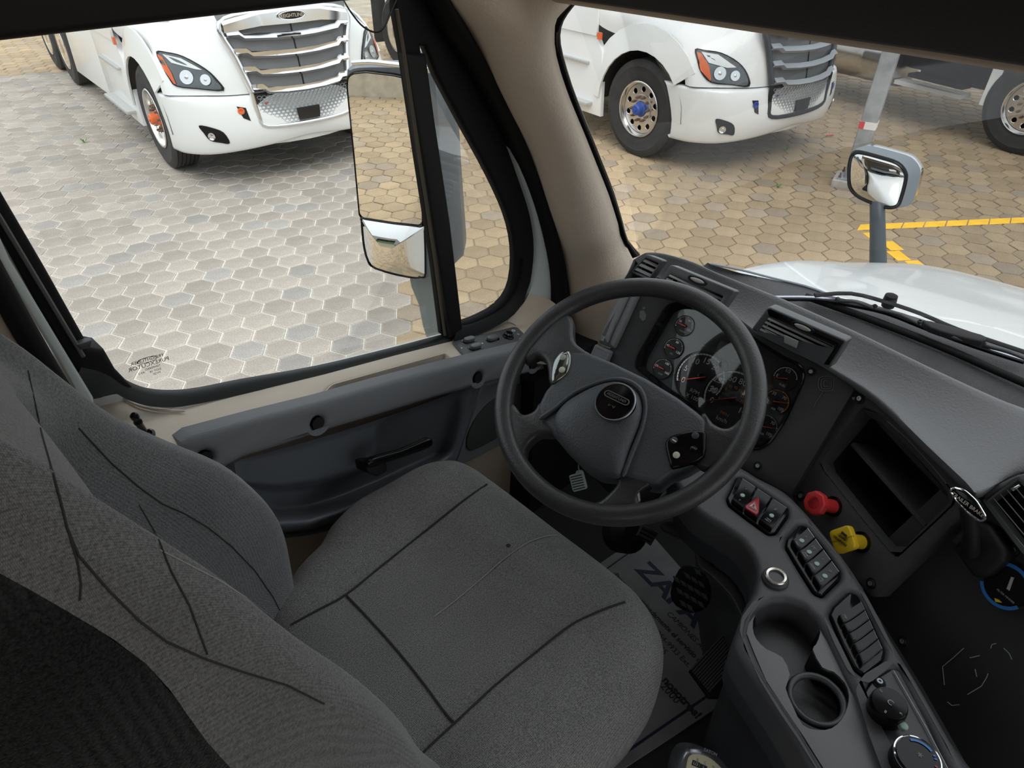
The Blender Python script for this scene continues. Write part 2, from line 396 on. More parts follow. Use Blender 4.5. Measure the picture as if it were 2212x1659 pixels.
ea_ = hex_me.attributes.new('edge', 'FLOAT', 'POINT'); ea_.data.foreach_set('value', [.9 if v.co.z < -.02 else (1.30 if v.co.z < -.005 else (1.22 if v.co.z < -.001 else .97)) for v in hex_me.vertices]); hex_me.materials.append(M_paver)
hex_tan = hex_me.copy(); hex_tan.name = 'tan_paver'; hex_tan.attributes['edge'].data.foreach_set('value', [.8 if v.co.z < -.02 else (.95 if v.co.z < -.001 else 1.0) for v in hex_tan.vertices])
WIN1 = [(0, 85), (740, 12), (860, 12), (960, 725), (400, 842), (250, 800), (200, 750), (0, 405)]
WIN2 = [(912, 100), (1075, 410), (1112, 560), (1080, 660), (985, 700)]
WIN3 = [(1210, 20), (1500, 25), (2212, 190), (2212, 603), (1900, 566), (1540, 570), (1375, 555), (1290, 300)]
cand = []; far = []
for j in range(-75, 85):
    for i in range(-135, 130):
        gx, gy = i - .5 + j / 2, -j * .8660254
        if not (-90 < gx < 62 and -70 < gy < 62): continue
        if 27.05 - .6 < gx < 75 and False: continue
        p = g_w(gx, gy); u, v = px(p); d = (p - CAM).length
        if d > (17.5 if p.x > 0 else 14.5): continue
        vis = any(inside(u, v, W) for W in (WIN1, WIN2, WIN3))
        cand.append((0 if vis else 1, d, gx, gy, p))
cand.sort(key=lambda c: (c[0], c[1]))
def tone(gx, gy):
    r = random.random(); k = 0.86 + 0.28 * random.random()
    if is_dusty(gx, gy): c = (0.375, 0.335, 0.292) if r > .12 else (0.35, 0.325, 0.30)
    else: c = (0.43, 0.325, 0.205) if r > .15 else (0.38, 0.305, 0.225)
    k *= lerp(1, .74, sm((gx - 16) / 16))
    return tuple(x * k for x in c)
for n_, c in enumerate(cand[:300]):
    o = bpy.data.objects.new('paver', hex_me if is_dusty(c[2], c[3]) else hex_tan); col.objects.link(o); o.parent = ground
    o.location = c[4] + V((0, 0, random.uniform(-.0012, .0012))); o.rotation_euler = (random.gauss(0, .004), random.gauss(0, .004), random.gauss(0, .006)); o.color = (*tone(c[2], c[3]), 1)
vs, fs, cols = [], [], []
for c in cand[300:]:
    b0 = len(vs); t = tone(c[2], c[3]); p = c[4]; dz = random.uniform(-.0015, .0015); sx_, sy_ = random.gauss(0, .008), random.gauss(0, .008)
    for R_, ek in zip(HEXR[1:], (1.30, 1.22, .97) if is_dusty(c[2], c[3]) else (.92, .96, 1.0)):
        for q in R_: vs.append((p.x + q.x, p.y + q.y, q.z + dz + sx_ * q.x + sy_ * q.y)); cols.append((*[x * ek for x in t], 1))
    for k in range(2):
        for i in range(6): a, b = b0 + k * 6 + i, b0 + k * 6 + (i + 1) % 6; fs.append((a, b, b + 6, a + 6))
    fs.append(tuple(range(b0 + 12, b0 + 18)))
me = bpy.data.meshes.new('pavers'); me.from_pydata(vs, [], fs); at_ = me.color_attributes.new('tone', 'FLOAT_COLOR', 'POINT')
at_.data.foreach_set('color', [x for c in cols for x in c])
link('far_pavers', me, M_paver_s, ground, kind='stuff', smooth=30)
# yellow parking lines, painted segment by segment over the pavers
def stripe_seg(a, b, wd, parent, sk=0.0):
    d = (b - a).normalized(); n = V((-d.y, d.x, 0)); s = d * sk
    P = [a - n * wd - s + d * .006, b - n * wd - s - d * .006, b + n * wd + s - d * .006, a + n * wd + s + d * .006]
    for p in P: p.z = .0035
    slab('paint_segment', P, (0, 0, 1), .004, M_yelp, parent, r=.001, seg=1)
pk = thing('parking_line', 'long yellow parking line running sideways beyond the hood mirror stalk', 'parking line', g_w(27, -1.1), 'painted parking lines')
for k in range(12):
    stripe_seg(g_w(26.7 + k, -1.08), g_w(27.7 + k, -1.08), .058, pk, .05)
pk = thing('parking_line', 'short yellow parking line running toward the white hood behind the mirror stalk', 'parking line', g_w(27, -2), 'painted parking lines')
for k in range(11):
    a = g_w(27.0 + (.12 if k % 2 else -.12), -1.6 - k * .8660254); b = g_w(27.0 + (.12 if k % 2 else -.12), -1.6 - (k + 1) * .8660254); stripe_seg(a, b, .062, pk)

# ---------------------------------------------------------------- weeds in the joints
def weed(u, v, h, label):
    P = onZ(u, v, 0); bm = bmesh.new()
    for k in range(9):
        a = random.random() * 2 * PI; l = h * random.uniform(.6, 1.1); d = V((math.cos(a), math.sin(a), 0)); s = V((-d.y, d.x, 0)) * h * .09
        p0 = P + d * h * .05; p1 = P + d * l * .5 + V((0, 0, l * .6)); p2 = P + d * l + V((0, 0, l * .55))
        v4 = [bm.verts.new(q) for q in (p0 - s * .5, p0 + s * .5, p1 + s, p1 - s, p2)]
        bm.faces.new(v4[:4]); bm.faces.new((v4[3], v4[2], v4[4]))
    r = thing('weed', label, 'weed', P, 'weeds in the paving joints'); build('leaf_tuft', bm, M_green, r)
for u, v, h, l in ((628, 332, .07, 'small green weed under the left truck bumper, tallest of its row'), (673, 352, .05, 'tiny green weed just right of the tallest one under the left bumper'),
    (183, 308, .08, 'dry grassy weed in the paving left of the front wheel'), (1695, 325, .07, 'green weed on the tan paving below the black grille'), (1680, 405, .06, 'green weed lower on the tan paving left of the steel post'),
    (1812, 205, .06, 'green weed between the white bumper and the steel post'), (1843, 199, .05, 'green weed left of the fuel tank shadow beside the post')):
    weed(u, v, h, l)

# ================================================================= parked trucks
def wheel(parent, C, ysign, R_=.51, W=.29, hub=M_alu, cap=M_blue, dual=False, detail=True):
    """C centre of the outer face, local frame, axis y"""
    ax = V((0, ysign, 0))
    pr = [(.29, -W), (.42, -W), (.48, -W + .02), (R_ - .005, -W + .045)]
    for k in range(5):
        z = -W + .05 + k * .042; pr += [(R_, z), (R_, z + .03), (R_ - .012, z + .032), (R_ - .012, z + .040)]
    pr += [(R_, -.03), (.485, -.01), (.45, .0), (.44, .004), (.43, 0), (.36, .003), (.33, -.004), (.30, -.012), (.285, -.03), (.285, -W)]
    t = lathe('tyre', pr, C, ax, M_tyre, parent, 48)
    rim = lathe('rim', [(.283, -W), (.292, -.02), (.296, -.003), (.288, .004), (.276, .0), (.268, -.03), (.262, -.075), (.262, -.09), (.268, -.10), (.268, -W)], C, ax, hub, parent, 40)
    if detail:
        D = C + ax * -.055
        holes = []
        for k in range(10):
            a = (k + .5) * 2 * PI / 10; holes.append(circ(D + V((math.cos(a) * .205, 0, math.sin(a) * .205)), ax, .029, 12))
        slab('wheel_disc', circ(D, ax, .262, 40), ax, .02, hub, parent, r=.004, holes=holes, seg=1)
        lathe('hub_face', [(.15, -.08), (.152, .0), (.145, .012), (.085, .012), (.08, .0), (.08, -.05)], D, ax, hub, parent, 32)
        hb = lathe('hub', [(.082, -.03), (.082, .02), (.062, .035), (.058, .085), (.045, .10), (.02, .10), (.018, .11)], D, ax, cap, parent, 24)
        for k in range(10):
            a = k * 2 * PI / 10 + .1; lathe('lug_nut', [(.016, 0), (.016, .022), (.011, .026), (.011, .045)], D + V((math.cos(a) * .125, 0, math.sin(a) * .125)) + ax * .012, ax, mat('rusty_nut', (.2, .13, .1), .7, .4), parent, 6)
        build('inner_drum', lathe_bm([(.2, -.25), (.2, -.2), (.25, -.2), (.25, -.25)], C, ax, 16), M_dark, parent)
def truck(label, loc, hd, dy, chrome, front_only=False, word=None, hubc=M_blue, axles=(-5.8, -7.05), flap=None, feats=None):
    t = thing('semi_truck', label, 'truck', (0, 0, 0), 'parked white semi trucks'); s = 1
    LOC[t.name] = V((0, 0, 0))
    def X(x, y, z): return V((x, y + dy, z))
    # bumper: plan curve swept over heights
    plan = [(-.88, 1.20), (-.70, 1.20), (-.50, 1.15), (-.28, .98), (-.14, .70), (-.07, .35), (-.05, 0)]
    plan = plan + [(x, -y) for x, y in reversed(plan[:-1])]
    def row(z, k=1.0, dx=0.0, lift=0.0): return [X((x if i not in (0, 12) else -.72 - (z - .33) * .30) + dx, y * k, z + max(0, .62 - z) * .32 * (1 - min(1, abs(y) / 1.1)) * 1.0) for i, (x, y) in enumerate(plan)]
    bp = refine([row(.36, .97, -.10), row(.33, .985, -.05), row(.36, 1, -.02), row(.52, 1.0, .02), row(.70, 1.0, .01), row(.84, 1.0, -.02), row(.87, .995, -.05), row(.875, .96, -.10)], 3, 2)
    loft('bumper', bp, M_white, t)
    lip = [X(x * .9 - .06, y * .62, .0) for x, y in plan[2:-2]]
    loft('air_dam', [[p + V((0, 0, .44)) for p in lip], [p + V((-.02, 0, .37)) for p in lip]], M_white, t, thick=.02)
    # hood: sections from the bumper line up and back
    def hs(x0, zs, ws, nose=0.0):
        """a section across the hood; returns points from right side to left side over the top"""
        P = []
        for (y, z, dx) in zs: P.append(X(x0 + dx, y * ws, z))
        return P + [X(x0 + dx, -y * ws, z) for (y, z, dx) in reversed(zs[:-1])]
    prof = []
    # rows run from the bumper top (front face) over the nose and back to the cowl
    def hr(xc, zc, xs, zs, ysd, zsd, xsd):
        L_ = [(-ysd, xsd, zsd), (-ysd * .985, lerp(xsd, xs, .35), lerp(zsd, zs, .55)), (-.86, xs, zs), (-.64, lerp(xs, xc, .62), lerp(zs, zc, .55)), (-.32, lerp(xs, xc, .93), lerp(zs, zc, .9)), (0, xc, zc)]
        L2 = [X(x, y, z) for y, x, z in L_]; return L2 + [X(x, -y, z) for y, x, z in reversed(L_[:-1])]
    rows = [hr(-.11, .88, -.30, .885, 1.18, .885, -.66), hr(-.12, 1.05, -.34, 1.03, 1.17, 1.02, -.72), hr(-.15, 1.25, -.42, 1.20, 1.15, 1.13, -.82),
            hr(-.19, 1.42, -.55, 1.33, 1.12, 1.18, -.95), hr(-.24, 1.56, -.75, 1.43, 1.12, 1.20, -1.20), hr(-.38, 1.65, -1.05, 1.53, 1.14, 1.22, -1.45),
            hr(-.75, 1.75, -1.40, 1.62, 1.16, 1.20, -1.70), hr(-1.30, 1.88, -1.80, 1.72, 1.18, 1.24, -1.95), hr(-2.05, 2.05, -2.15, 1.85, 1.19, 1.32, -2.15)]
    loft('hood', refine(rows, 3, 3), M_white, t)
    for sg in (-1, 1):
        # fender over the wheel arch
        arch = []
        for k in range(13):
            a = lerp(.64, PI * .99, k / 12); arch.append((-1.27 + math.cos(a) * .62, .50 + math.sin(a) * .61))
        inn = [X(x, sg * 1.225, z) for x, z in arch]; mid = [X(-1.27 + (x + 1.27) * 1.04, sg * 1.222, .5 + (z - .5) * 1.04) for x, z in arch]
        out = []
        for x, z in arch:
            a = math.atan2(z - .5, x + 1.27); out.append(X(-1.27 + math.cos(a) * .86, sg * 1.165, min(.5 + math.sin(a) * .86, 1.38)))
        loft('fender', [inn, mid, out], M_white, t, thick=.02)
        loft('wheel_well', [[X(-1.27 + math.cos(a) * .64, sg * 1.2, .5 + math.sin(a) * .64) for a in [lerp(0, PI, k / 12) for k in range(13)]], [X(-1.27 + math.cos(a) * .64, sg * .6, .5 + math.sin(a) * .64) for a in [lerp(0, PI, k / 12) for k in range(13)]]], M_dark, t)
    # lamps: outlines laid on the hood and bumper skin
    skin = bmesh.new()
    loft_bm(refine(rows, 3, 3), bm=skin); loft_bm(bp, bm=skin)
    BVt = BVH_.FromBMesh(skin); skin.free()
    Mw = Matrix.Translation(V(loc)) @ Matrix.Rotation(math.radians(hd), 4, 'Z'); Mi = Mw.inverted()
    def lay(P):
        out = []
        o_ = Mi @ CAM
        for u, v in P:
            d = (Mi.to_3x3() @ ray(u, v)).normalized(); h = BVt.ray_cast(o_, d)
            if h[0] is None:
                h = (None,); q = None
                for k in range(40):
                    q = BVt.find_nearest(o_ + d * (5 + k * .15))
                    if h[0] is None or q[3] < h[1]: h = (q[0], q[3])
            out.append(h[0])
        return out
    def flip(P, sg): return [V((p.x, p.y if sg < 0 else 2 * dy - p.y, p.z)) for p in P]
    def sc_(P, k): cu_, cv_ = sum(p[0] for p in P) / len(P), sum(p[1] for p in P) / len(P); return [(cu_ + (p[0] - cu_) * k, cv_ + (p[1] - cv_) * k) for p in P]
    def sub(P): 
        Q = cr([V((p[0], p[1], 0)) for p in P], 3); return [(q.x, q.y) for q in Q]
    HLp, TLp, FGp, THp, BLp = feats
    KS = (1.0, .93, .75, .5, .25, .02)
    hl_r = [lay(sc_(sub(HLp), k)) for k in KS]; fg_r = [lay(sc_(sub(FGp), k)) for k in KS]; th_r = [lay(sc_(THp, k)) for k in (1.0, .8, .4, .02)]
    cen = (sum(p[0] for p in HLp) / len(HLp), sum(p[1] for p in HLp) / len(HLp))
    bow = lay([(lerp(HLp[3][0], HLp[5][0], .22), lerp(HLp[3][1], HLp[5][1], .22) - 22), (lerp(HLp[3][0], HLp[5][0], .62), lerp(HLp[3][1], HLp[5][1], .62) - 20)])
    tln, bld_, fgc = lay(TLp), lay(BLp), lay([(FGp[1][0] + (FGp[4][0] - FGp[1][0]) * .32, FGp[1][1] + (FGp[4][1] - FGp[1][1]) * .32)])
    tye = lay([((THp[0][0] + THp[1][0]) / 2, THp[0][1] * .7 + THp[2][1] * .3)])
    for sg in (-1, 1):
        n = V((.80, sg * .55, .25)).normalized(); R_ = [flip(r_, sg) for r_ in hl_r]
        hl = thing('headlight', None, None); hl.parent = t
        loft('lamp_housing', [[p - n * .03 for p in R_[0]], [p + n * .014 for p in R_[0]], [p + n * .014 for p in R_[1]]], M_black, hl, cu=True)
        loft('lamp_bowl', [[p + n * .012 for p in R_[1]]] + [[p + n * .008 for p in r_] for r_ in R_[2:]], mat('lamp_grey', (.14, .15, .165), .25, .5), hl, cu=True, cap=True)
        for q, rr in zip(flip(bow, sg), (.062, .048)): lathe('reflector_bowl', [(rr, .010), (rr * .9, .004), (rr * .5, -.002), (rr * .3, .010), (.005, .014)], q + n * .012, n, M_chrome, hl, 20)
        B_ = [p + n * .018 for p in flip(bld_, sg)]; loft('light_blade', [[B_[0], B_[1], B_[2]], [B_[5 if len(B_) > 5 else 4], B_[3], B_[2]]] if len(B_) > 5 else [[B_[0], B_[1], B_[2]], [B_[4], B_[3], B_[2] + V((0, 0, -.004))]], mat('lamp_white', (.75, .78, .8), .2), hl)
        T_ = [p + n * .019 for p in flip(tln, sg)]; lab(loft('turn_lens', [T_[:3], [T_[5], T_[4], T_[3]]], M_orange, hl), 'orange turn signal lens')
        loft('clear_lens', [[p + n * .015 for p in R_[1]]] + [[p + n * .034 for p in r_] for r_ in R_[2:]], M_glass, hl, cu=True, cap=True)
        n2 = V((.75, sg * .66, 0)).normalized(); G_ = [flip(r_, sg) for r_ in fg_r]
        fo = loft('fog_lamp', [[p - n2 * .02 for p in G_[0]], [p + n2 * .010 for p in G_[0]]] + [[p + n2 * .006 for p in r_] for r_ in G_[1:]], M_gloss, t, cu=True, cap=True)
        lathe('fog_bulb', [(.036, .0), (.036, .012), (.02, .006), (.004, .010)], flip(fgc, sg)[0] + n2 * .008, n2, M_chrome, fo, 18)
        n3 = V((.93, sg * .35, 0)).normalized(); H_ = [flip(r_, sg) for r_ in th_r]
        th_ = loft('tow_hole', [[p - n3 * .02 for p in H_[0]]] + [[p + n3 * .005 for p in r_] for r_ in H_], M_black, t, cu=True, cap=True, smooth=20)
        lathe('tow_eye', [(.030, .004), (.032, .012), (.018, .014), (.012, .006)], flip(tye, sg)[0] + n3 * .003, n3, M_orange if hubc is not M_blue else M_blue, th_, 16)
    # side skirt, steps, cab, sleeper
    for sg in (-1, 1):
        sk = slab('side_fairing', [X(-1.86, sg * 1.2, .30), X(-1.9, sg * 1.2, 1.0), X(-2.1, sg * 1.2, 1.25), X(-3.2, sg * 1.2, 1.25), X(-3.2, sg * 1.2, .42), X(-2.25, sg * 1.2, .30)], (0, sg, 0), .06, M_white, t, r=.01)
        slab('rear_fairing', [X(-3.2, sg * 1.2, .35), X(-3.2, sg * 1.2, 1.15), X(-4.9, sg * 1.2, 1.15), X(-5.1, sg * 1.2, .30)], (0, sg, 0), .10, M_white, t, r=.02)
        tread = mat('step_tread', (.52, .53, .52), .5, .4, bump=.9, scale=30)
        box('step', (-3.0, min(sg * 1.12, sg * 1.30) + dy, .40), (-2.0, max(sg * 1.12, sg * 1.30) + dy, .44), tread, t, bev=.012)
        box('upper_step', (-2.95, min(sg * 1.12, sg * 1.24) + dy, .84), (-2.1, max(sg * 1.12, sg * 1.24) + dy, .87), tread, t, bev=.01)
        lab(box('marker_light', (-1.98, min(sg * 1.2, sg * 1.225) + dy, 1.12), (-1.92, max(sg * 1.2, sg * 1.225) + dy, 1.19), M_orange, t), 'orange side marker light')
        wd = X(0, 0, 0)
        wheel(t, V((-1.27, sg * 1.19, .51)), sg, cap=hubc)
        for xr in axles: wheel(t, V((xr, sg * 1.19, .51)), sg, W=.56, hub=M_alu, cap=M_alu, detail=False)
    if flap: box('mud_flap', (flap - .02, -1.2 + dy, .25), (flap + .01, -.95 + dy, 1.1), M_tyre, t)
    for xr in axles: lathe('rim_dish', [(.27, 0), (.2, -.08), (.13, -.08), (.11, .0), (.02, .0)], V((xr, -1.19, .51)), (0, -1, 0), M_chrome, t)
    cab = refine([[X(-2.0, sg_ * w_, z) for sg_, w_, z in ((-1, 1.19, 1.15), (-1, 1.17, 1.9), (-1, 1.0, 2.2), (1, 1.0, 2.2), (1, 1.17, 1.9), (1, 1.19, 1.15))],
                  [X(-2.75, sg_ * w_, z) for sg_, w_, z in ((-1, 1.2, 1.15), (-1, 1.17, 2.2), (-1, .95, 2.95), (1, .95, 2.95), (1, 1.17, 2.2), (1, 1.2, 1.15))],
                  [X(-3.6, sg_ * w_, z) for sg_, w_, z in ((-1, 1.2, 1.15), (-1, 1.2, 2.4), (-1, 1.0, 3.7), (1, 1.0, 3.7), (1, 1.2, 2.4), (1, 1.2, 1.15))],
                  [X(-5.2, sg_ * w_, z) for sg_, w_, z in ((-1, 1.2, 1.15), (-1, 1.2, 2.4), (-1, 1.05, 3.8), (1, 1.05, 3.8), (1, 1.2, 2.4), (1, 1.2, 1.15))]], 2, 2)
    loft('cab', cab, M_white, t, thick=-.03)
    slab('windscreen', [X(-2.02, -1.0, 2.0), X(-2.02, 1.0, 2.0), X(-2.72, .92, 2.88), X(-2.72, -.92, 2.88)], (.78, 0, .62), .03, M_gloss, t)
    box('chassis', (-8.0, -.45 + dy, .55), (-1.0, .45 + dy, .9), M_dark, t)
    box('engine_bay', (-1.2, -.62 + dy, .4), (-.35, .62 + dy, 1.3), M_dark, t)
    # grille
    gm = M_chrome if chrome else mat('dark_grille_frame', (.06, .07, .085), .35)
    bm_ = M_chrome if chrome else M_grill
    def gp(y, z, d=0.0): return X(-.055 + d - .10 * (abs(y) / .6) ** 2 - max(0, z - .9) * .17, y, z)
    def hw(z): return .50 + (z - .88) * .22 if z > .88 else .50
    gr = thing('grille', None, None); gr.parent = t
    O = [gp(-hw(.90), .90), gp(-hw(1.2), 1.2), gp(-hw(1.48), 1.48), gp(-.30, 1.56), gp(0, 1.575), gp(.30, 1.56), gp(hw(1.48), 1.48), gp(hw(1.2), 1.2), gp(hw(.90), .90)]
    core = [[gp(y * hw(z) / .5, z, -.02) for y in (-.5, -.25, 0, .25, .5)] for z in (.89, 1.05, 1.2, 1.35, 1.5, 1.58)]
    loft('radiator_core', core, M_core, gr, thick=-.02)
    tube('grille_surround', cr([p + V((.02, 0, 0)) for p in O], 4, False), .030, gm, gr, 8)
    for zz in (.90, 1.055, 1.21, 1.36):
        ys = [-hw(zz), -hw(zz) + .10, -hw(zz) + .14, -.2, 0, .2, hw(zz) - .14, hw(zz) - .10, hw(zz)]
        up = [.03, .03, .0, -.012, -.016, -.012, 0, .03, .03]
        R1 = [gp(y, zz + u_ + .030, .030) for y, u_ in zip(ys, up)]; R2 = [gp(y, zz + u_ + .004, .060) for y, u_ in zip(ys, up)]; R3 = [gp(y, zz + u_ - .012, .035) for y, u_ in zip(ys, up)]
        loft('grille_bar', [R1, R2, R3], bm_, gr, thick=-.012, smooth=30)
    loft('grille_crown', [[gp(y, z + .045, .03) for y, z in ((-.62, 1.46), (-.3, 1.53), (0, 1.545), (.3, 1.53), (.62, 1.46))], [gp(y, z + .01, .06) for y, z in ((-.62, 1.46), (-.3, 1.53), (0, 1.545), (.3, 1.53), (.62, 1.46))], [gp(y, z - .05, .05) for y, z in ((-.62, 1.46), (-.3, 1.50), (0, 1.50), (.3, 1.50), (.62, 1.46))]], bm_, gr, thick=-.012, smooth=30)
    tube('centre_strut', [gp(0, .9, .0), gp(0, 1.6, .0)], .008, M_black, gr, 6)
    if word:
        pl = slab('badge', [gp(0, 1.52, .085) + V((0, dx_, dz_)) for dx_, dz_ in [(math.cos(a) * .13, math.sin(a) * .035) for a in [k * PI / 10 for k in range(20)]]], (1, 0, .1), .02, M_gloss, gr, r=.004)
        tube('badge_rim', [gp(0, 1.52, .088) + V((0, math.cos(k * PI / 12) * .13, math.sin(k * PI / 12) * .035)) for k in range(24)], .005, M_chrome, gr, 6, True)
        text('badge_lettering', word, gp(0, 1.518, .089), (0, 1, 0), (0, 0, 1), .042, M_chrome, gr, bold=.001)
    # lower mesh in a U frame
    def lp(y, z, d=0.0): return X(-.035 + d - .08 * (abs(y) / .55) ** 2, y, z)
    lm = thing('lower_grille', None, None); lm.parent = t
    slab('mesh_backing', [lp(-.50, .875, -.02), lp(-.46, .60, -.02), lp(0, .585, -.02), lp(.46, .60, -.02), lp(.50, .875, -.02), lp(0, .875, -.02)], (1, 0, 0), .05, M_dark, lm)
    lab(slab('radiator_hose_panel', [lp(-.42, .80, -.005), lp(-.40, .68, -.005), lp(.36, .68, -.005), lp(.40, .80, -.005)], (1, 0, 0), .01, M_orange if hubc is not M_blue else M_blue, lm), None or 'painted crossmember behind mesh')
    bm = bmesh.new()
    for r_ in range(9):
        z = .61 + r_ * .030
        for k in range(22):
            y = -.46 + k * .0438 + (.0219 if r_ % 2 else 0)
            if abs(y) > .47: continue
            hx = [(y + math.cos(a) * .0235, z + math.sin(a) * .0175) for a in [q * PI / 3 for q in range(6)]]; hi = [(y + math.cos(a) * .0200, z + math.sin(a) * .0140) for a in [q * PI / 3 for q in range(6)]]
            A = [bm.verts.new(lp(a_, b_, .012)) for a_, b_ in hx]; B = [bm.verts.new(lp(a_, b_, .012)) for a_, b_ in hi]; Cc = [bm.verts.new(lp(a_, b_, .0)) for a_, b_ in hi]
            for q in range(6): bm.faces.new((A[q - 1], A[q], B[q], B[q - 1])); bm.faces.new((B[q - 1], B[q], Cc[q], Cc[q - 1]))
    build('mesh_cells', bm, M_grill if chrome else mat('mesh_grey', (.35, .36, .37), .4), lm, kind='stuff')
    tube('mesh_frame', cr([lp(-.52, .90, .01), lp(-.50, .70, .015), lp(-.44, .585, .02), lp(0, .57, .02), lp(.44, .585, .02), lp(.50, .70, .015), lp(.52, .90, .01)], 4, False), .022, gm if chrome else M_black, lm, 8)
    lab(slab('plate_holder', fil([lp(-.13, .715, .03), lp(-.12, .60, .03), lp(.10, .60, .03), lp(.11, .715, .03)], .01), (1, 0, 0), .02, M_black, lm, r=.004), 'blank black number plate holder')
    # hood mirror foot
    for sg in (-1, 1): slab('hood_mirror_foot', [X(-1.0, sg * .95, 1.60), X(-.85, sg * .93, 1.47), X(-1.02, sg * .98, 1.44), X(-1.15, sg * 1.0, 1.58)], (.4, sg * .9, .2), .05, M_slate, t, r=.01)
    t.rotation_euler = (0, 0, math.radians(hd)); t.location = loc
    return t
truck('white semi truck with chrome grille bars seen through the side window', (3.81, 6.363, 0), -98, 0.0, True, word='FREIGHTLINER', hubc=M_orange, feats=[[(338, 112), (352, 145), (366, 170), (382, 187), (430, 193), (484, 196), (470, 172), (444, 148), (396, 121), (360, 112)],
  [(341, 117), (353, 147), (377, 181), (382, 182), (372, 158), (352, 123)],
  [(430, 271), (441, 287), (455, 303), (478, 308), (497, 309), (483, 286), (455, 275)],
  [(511, 230), (531, 233), (542, 261), (526, 255)], [(352, 117), (392, 126), (438, 151), (425, 150), (395, 142), (372, 136)]])
truck('white semi truck with grey grille bars seen through the windshield', (7.676, 2.947, 0), -100, 0.0, False, axles=(-6.8,), flap=-7.55, feats=[[(1501, 106), (1506, 132), (1514, 157), (1536, 179), (1580, 184), (1618, 187), (1614, 159), (1594, 134), (1558, 114), (1522, 108)],
  [(1504, 112), (1512, 152), (1533, 175), (1535, 170), (1531, 145), (1514, 116)],
  [(1546, 257), (1548, 274), (1552, 287), (1570, 290), (1585, 291), (1585, 270), (1566, 260)],
  [(1625, 217), (1638, 217), (1638, 247), (1630, 243)], [(1514, 112), (1550, 118), (1590, 146), (1570, 147), (1550, 144), (1530, 136)]])

# third truck: only tank, step, bracket and wheel show below the header
t3 = thing('flatbed_truck', 'dark truck with polished fuel tank and silver step behind steel post', 'truck', (0, 0, 0)); LOC[t3.name] = V()
ax3 = V((-.255, -.967, 0)).normalized(); ns = V((-.967, .255, 0))   # forward axis, outward side toward us
Tc = onZ(1868, 120, .68)
lathe('fuel_tank', [(.30, 0), (.335, .02), (.34, .05), (.34, 1.25), (.343, 1.26), (.343, 1.31), (.34, 1.32), (.34, 1.72), (.33, 1.76), (.28, 1.78)], Tc - ax3 * 1.3 - ns * .3, ax3, M_alu, t3, 36)
A = onZ(1933, 172, .47); B = onZ(2078, 206, .47); nn = ns
box_ = build('step', box_bm(A, B - A, -nn * .20, V((0, 0, -.05))), mat('step_tread2', (.7, .7, .7), .5, 0, bump=.9, scale=30), t3)
A2 = onZ(1962, 158, .62); B2 = onZ(2080, 187, .62)
build('upper_step', box_bm(A2, B2 - A2, -nn * .20, V((0, 0, -.04))), M_black, t3)
build('chassis', box_bm(Tc - ax3 * 3 - ns * .35 + V((0, 0, -.1)), ax3 * 7, -ns * 1.0, V((0, 0, .5))), M_dark, t3)
build('cab_underside', box_bm(A2 - nn * .45 - ax3 * .1 + V((0, 0, -.1)), ax3 * 1.6, -nn * .9, V((0, 0, .5))), M_dark, t3)
build('cab_body', box_bm(A2 - nn * .02 - ax3 * 1.2 + V((0, 0, .42)), ax3 * 4.4, -nn * 2.2, V((0, 0, 1.8))), M_white, t3)
G1 = onZ(2114, 226, .42)
build('fender_bracket', box_bm(G1, ax3 * .12, -nn * .06, V((0.02, 0, .48))), M_white, t3)
wc = onZ(2222, 234, .51)
wt = thing('front_wheel', None, None); wt.parent = t3
LOC[wt.name] = V(); wheel(wt, V((0, 0, 0)), 1, cap=M_alu)
wt.location = wc; wt.rotation_euler = (0, 0, math.atan2(ns.y, ns.x) - PI / 2)

# steel post with base block
P0 = onZ(1836, 398, 0)
post = thing('steel_post', 'galvanised square post with red and white tape on concrete footing', 'post', P0)
rz = Matrix.Rotation(math.radians(12), 3, 'Z')
def sq(hw_, z, c=P0): return [c + rz @ V((a * hw_, b * hw_, z)) for a, b in ((-1, -1), (1, -1), (1, 1), (-1, 1))]
slab('footing', fil(sq(.17, .07), .02), (0, 0, 1), .09, M_conc, post, r=.012)
slab('base_plate', fil(sq(.13, .085), .01), (0, 0, 1), .016, M_galv, post, r=.003)
def postseg(nm, z0, z1, hw_, m): slab(nm, fil(sq(hw_, z1), .018), (0, 0, 1), z1 - z0, m, post)
postseg('shaft', .085, 3.2, .078, M_galv)
M_tape = mat('white_tape', (.8, .78, .76), .5)
for z in (.585, 1.34):
    postseg('reflective_tape', z, z + .07, .081, M_tape)
    for a in (-.083, ):
        lab(slab('red_tape_mark', [P0 + rz @ V((-.0825, b, z + c)) for b, c in ((.03, 0), (.0805, 0), (.0805, .07), (.03, .07))], rz @ V((-1, 0, 0)), .002, M_red, post), 'red mark on the tape')
for a, b in ((-1, -1), (1, -1), (1, 1), (-1, 1)): lathe('anchor_bolt', [(.014, 0), (.014, .02), (.008, .02), (.008, .05)], P0 + rz @ V((a * .108, b * .108, .085)), (0, 0, 1), mat('rusty_nut', (.2, .13, .1), .7, .4), post, 6)
r = thing('red_clip', 'small red plastic scrap lying on the tan paving left of the post', 'litter', onZ(1792, 293, 0))
tube('red_strip', [onZ(1784, 293, .01), onZ(1792, 292, .02), onZ(1800, 292, .01)], .008, M_red, r, 6)

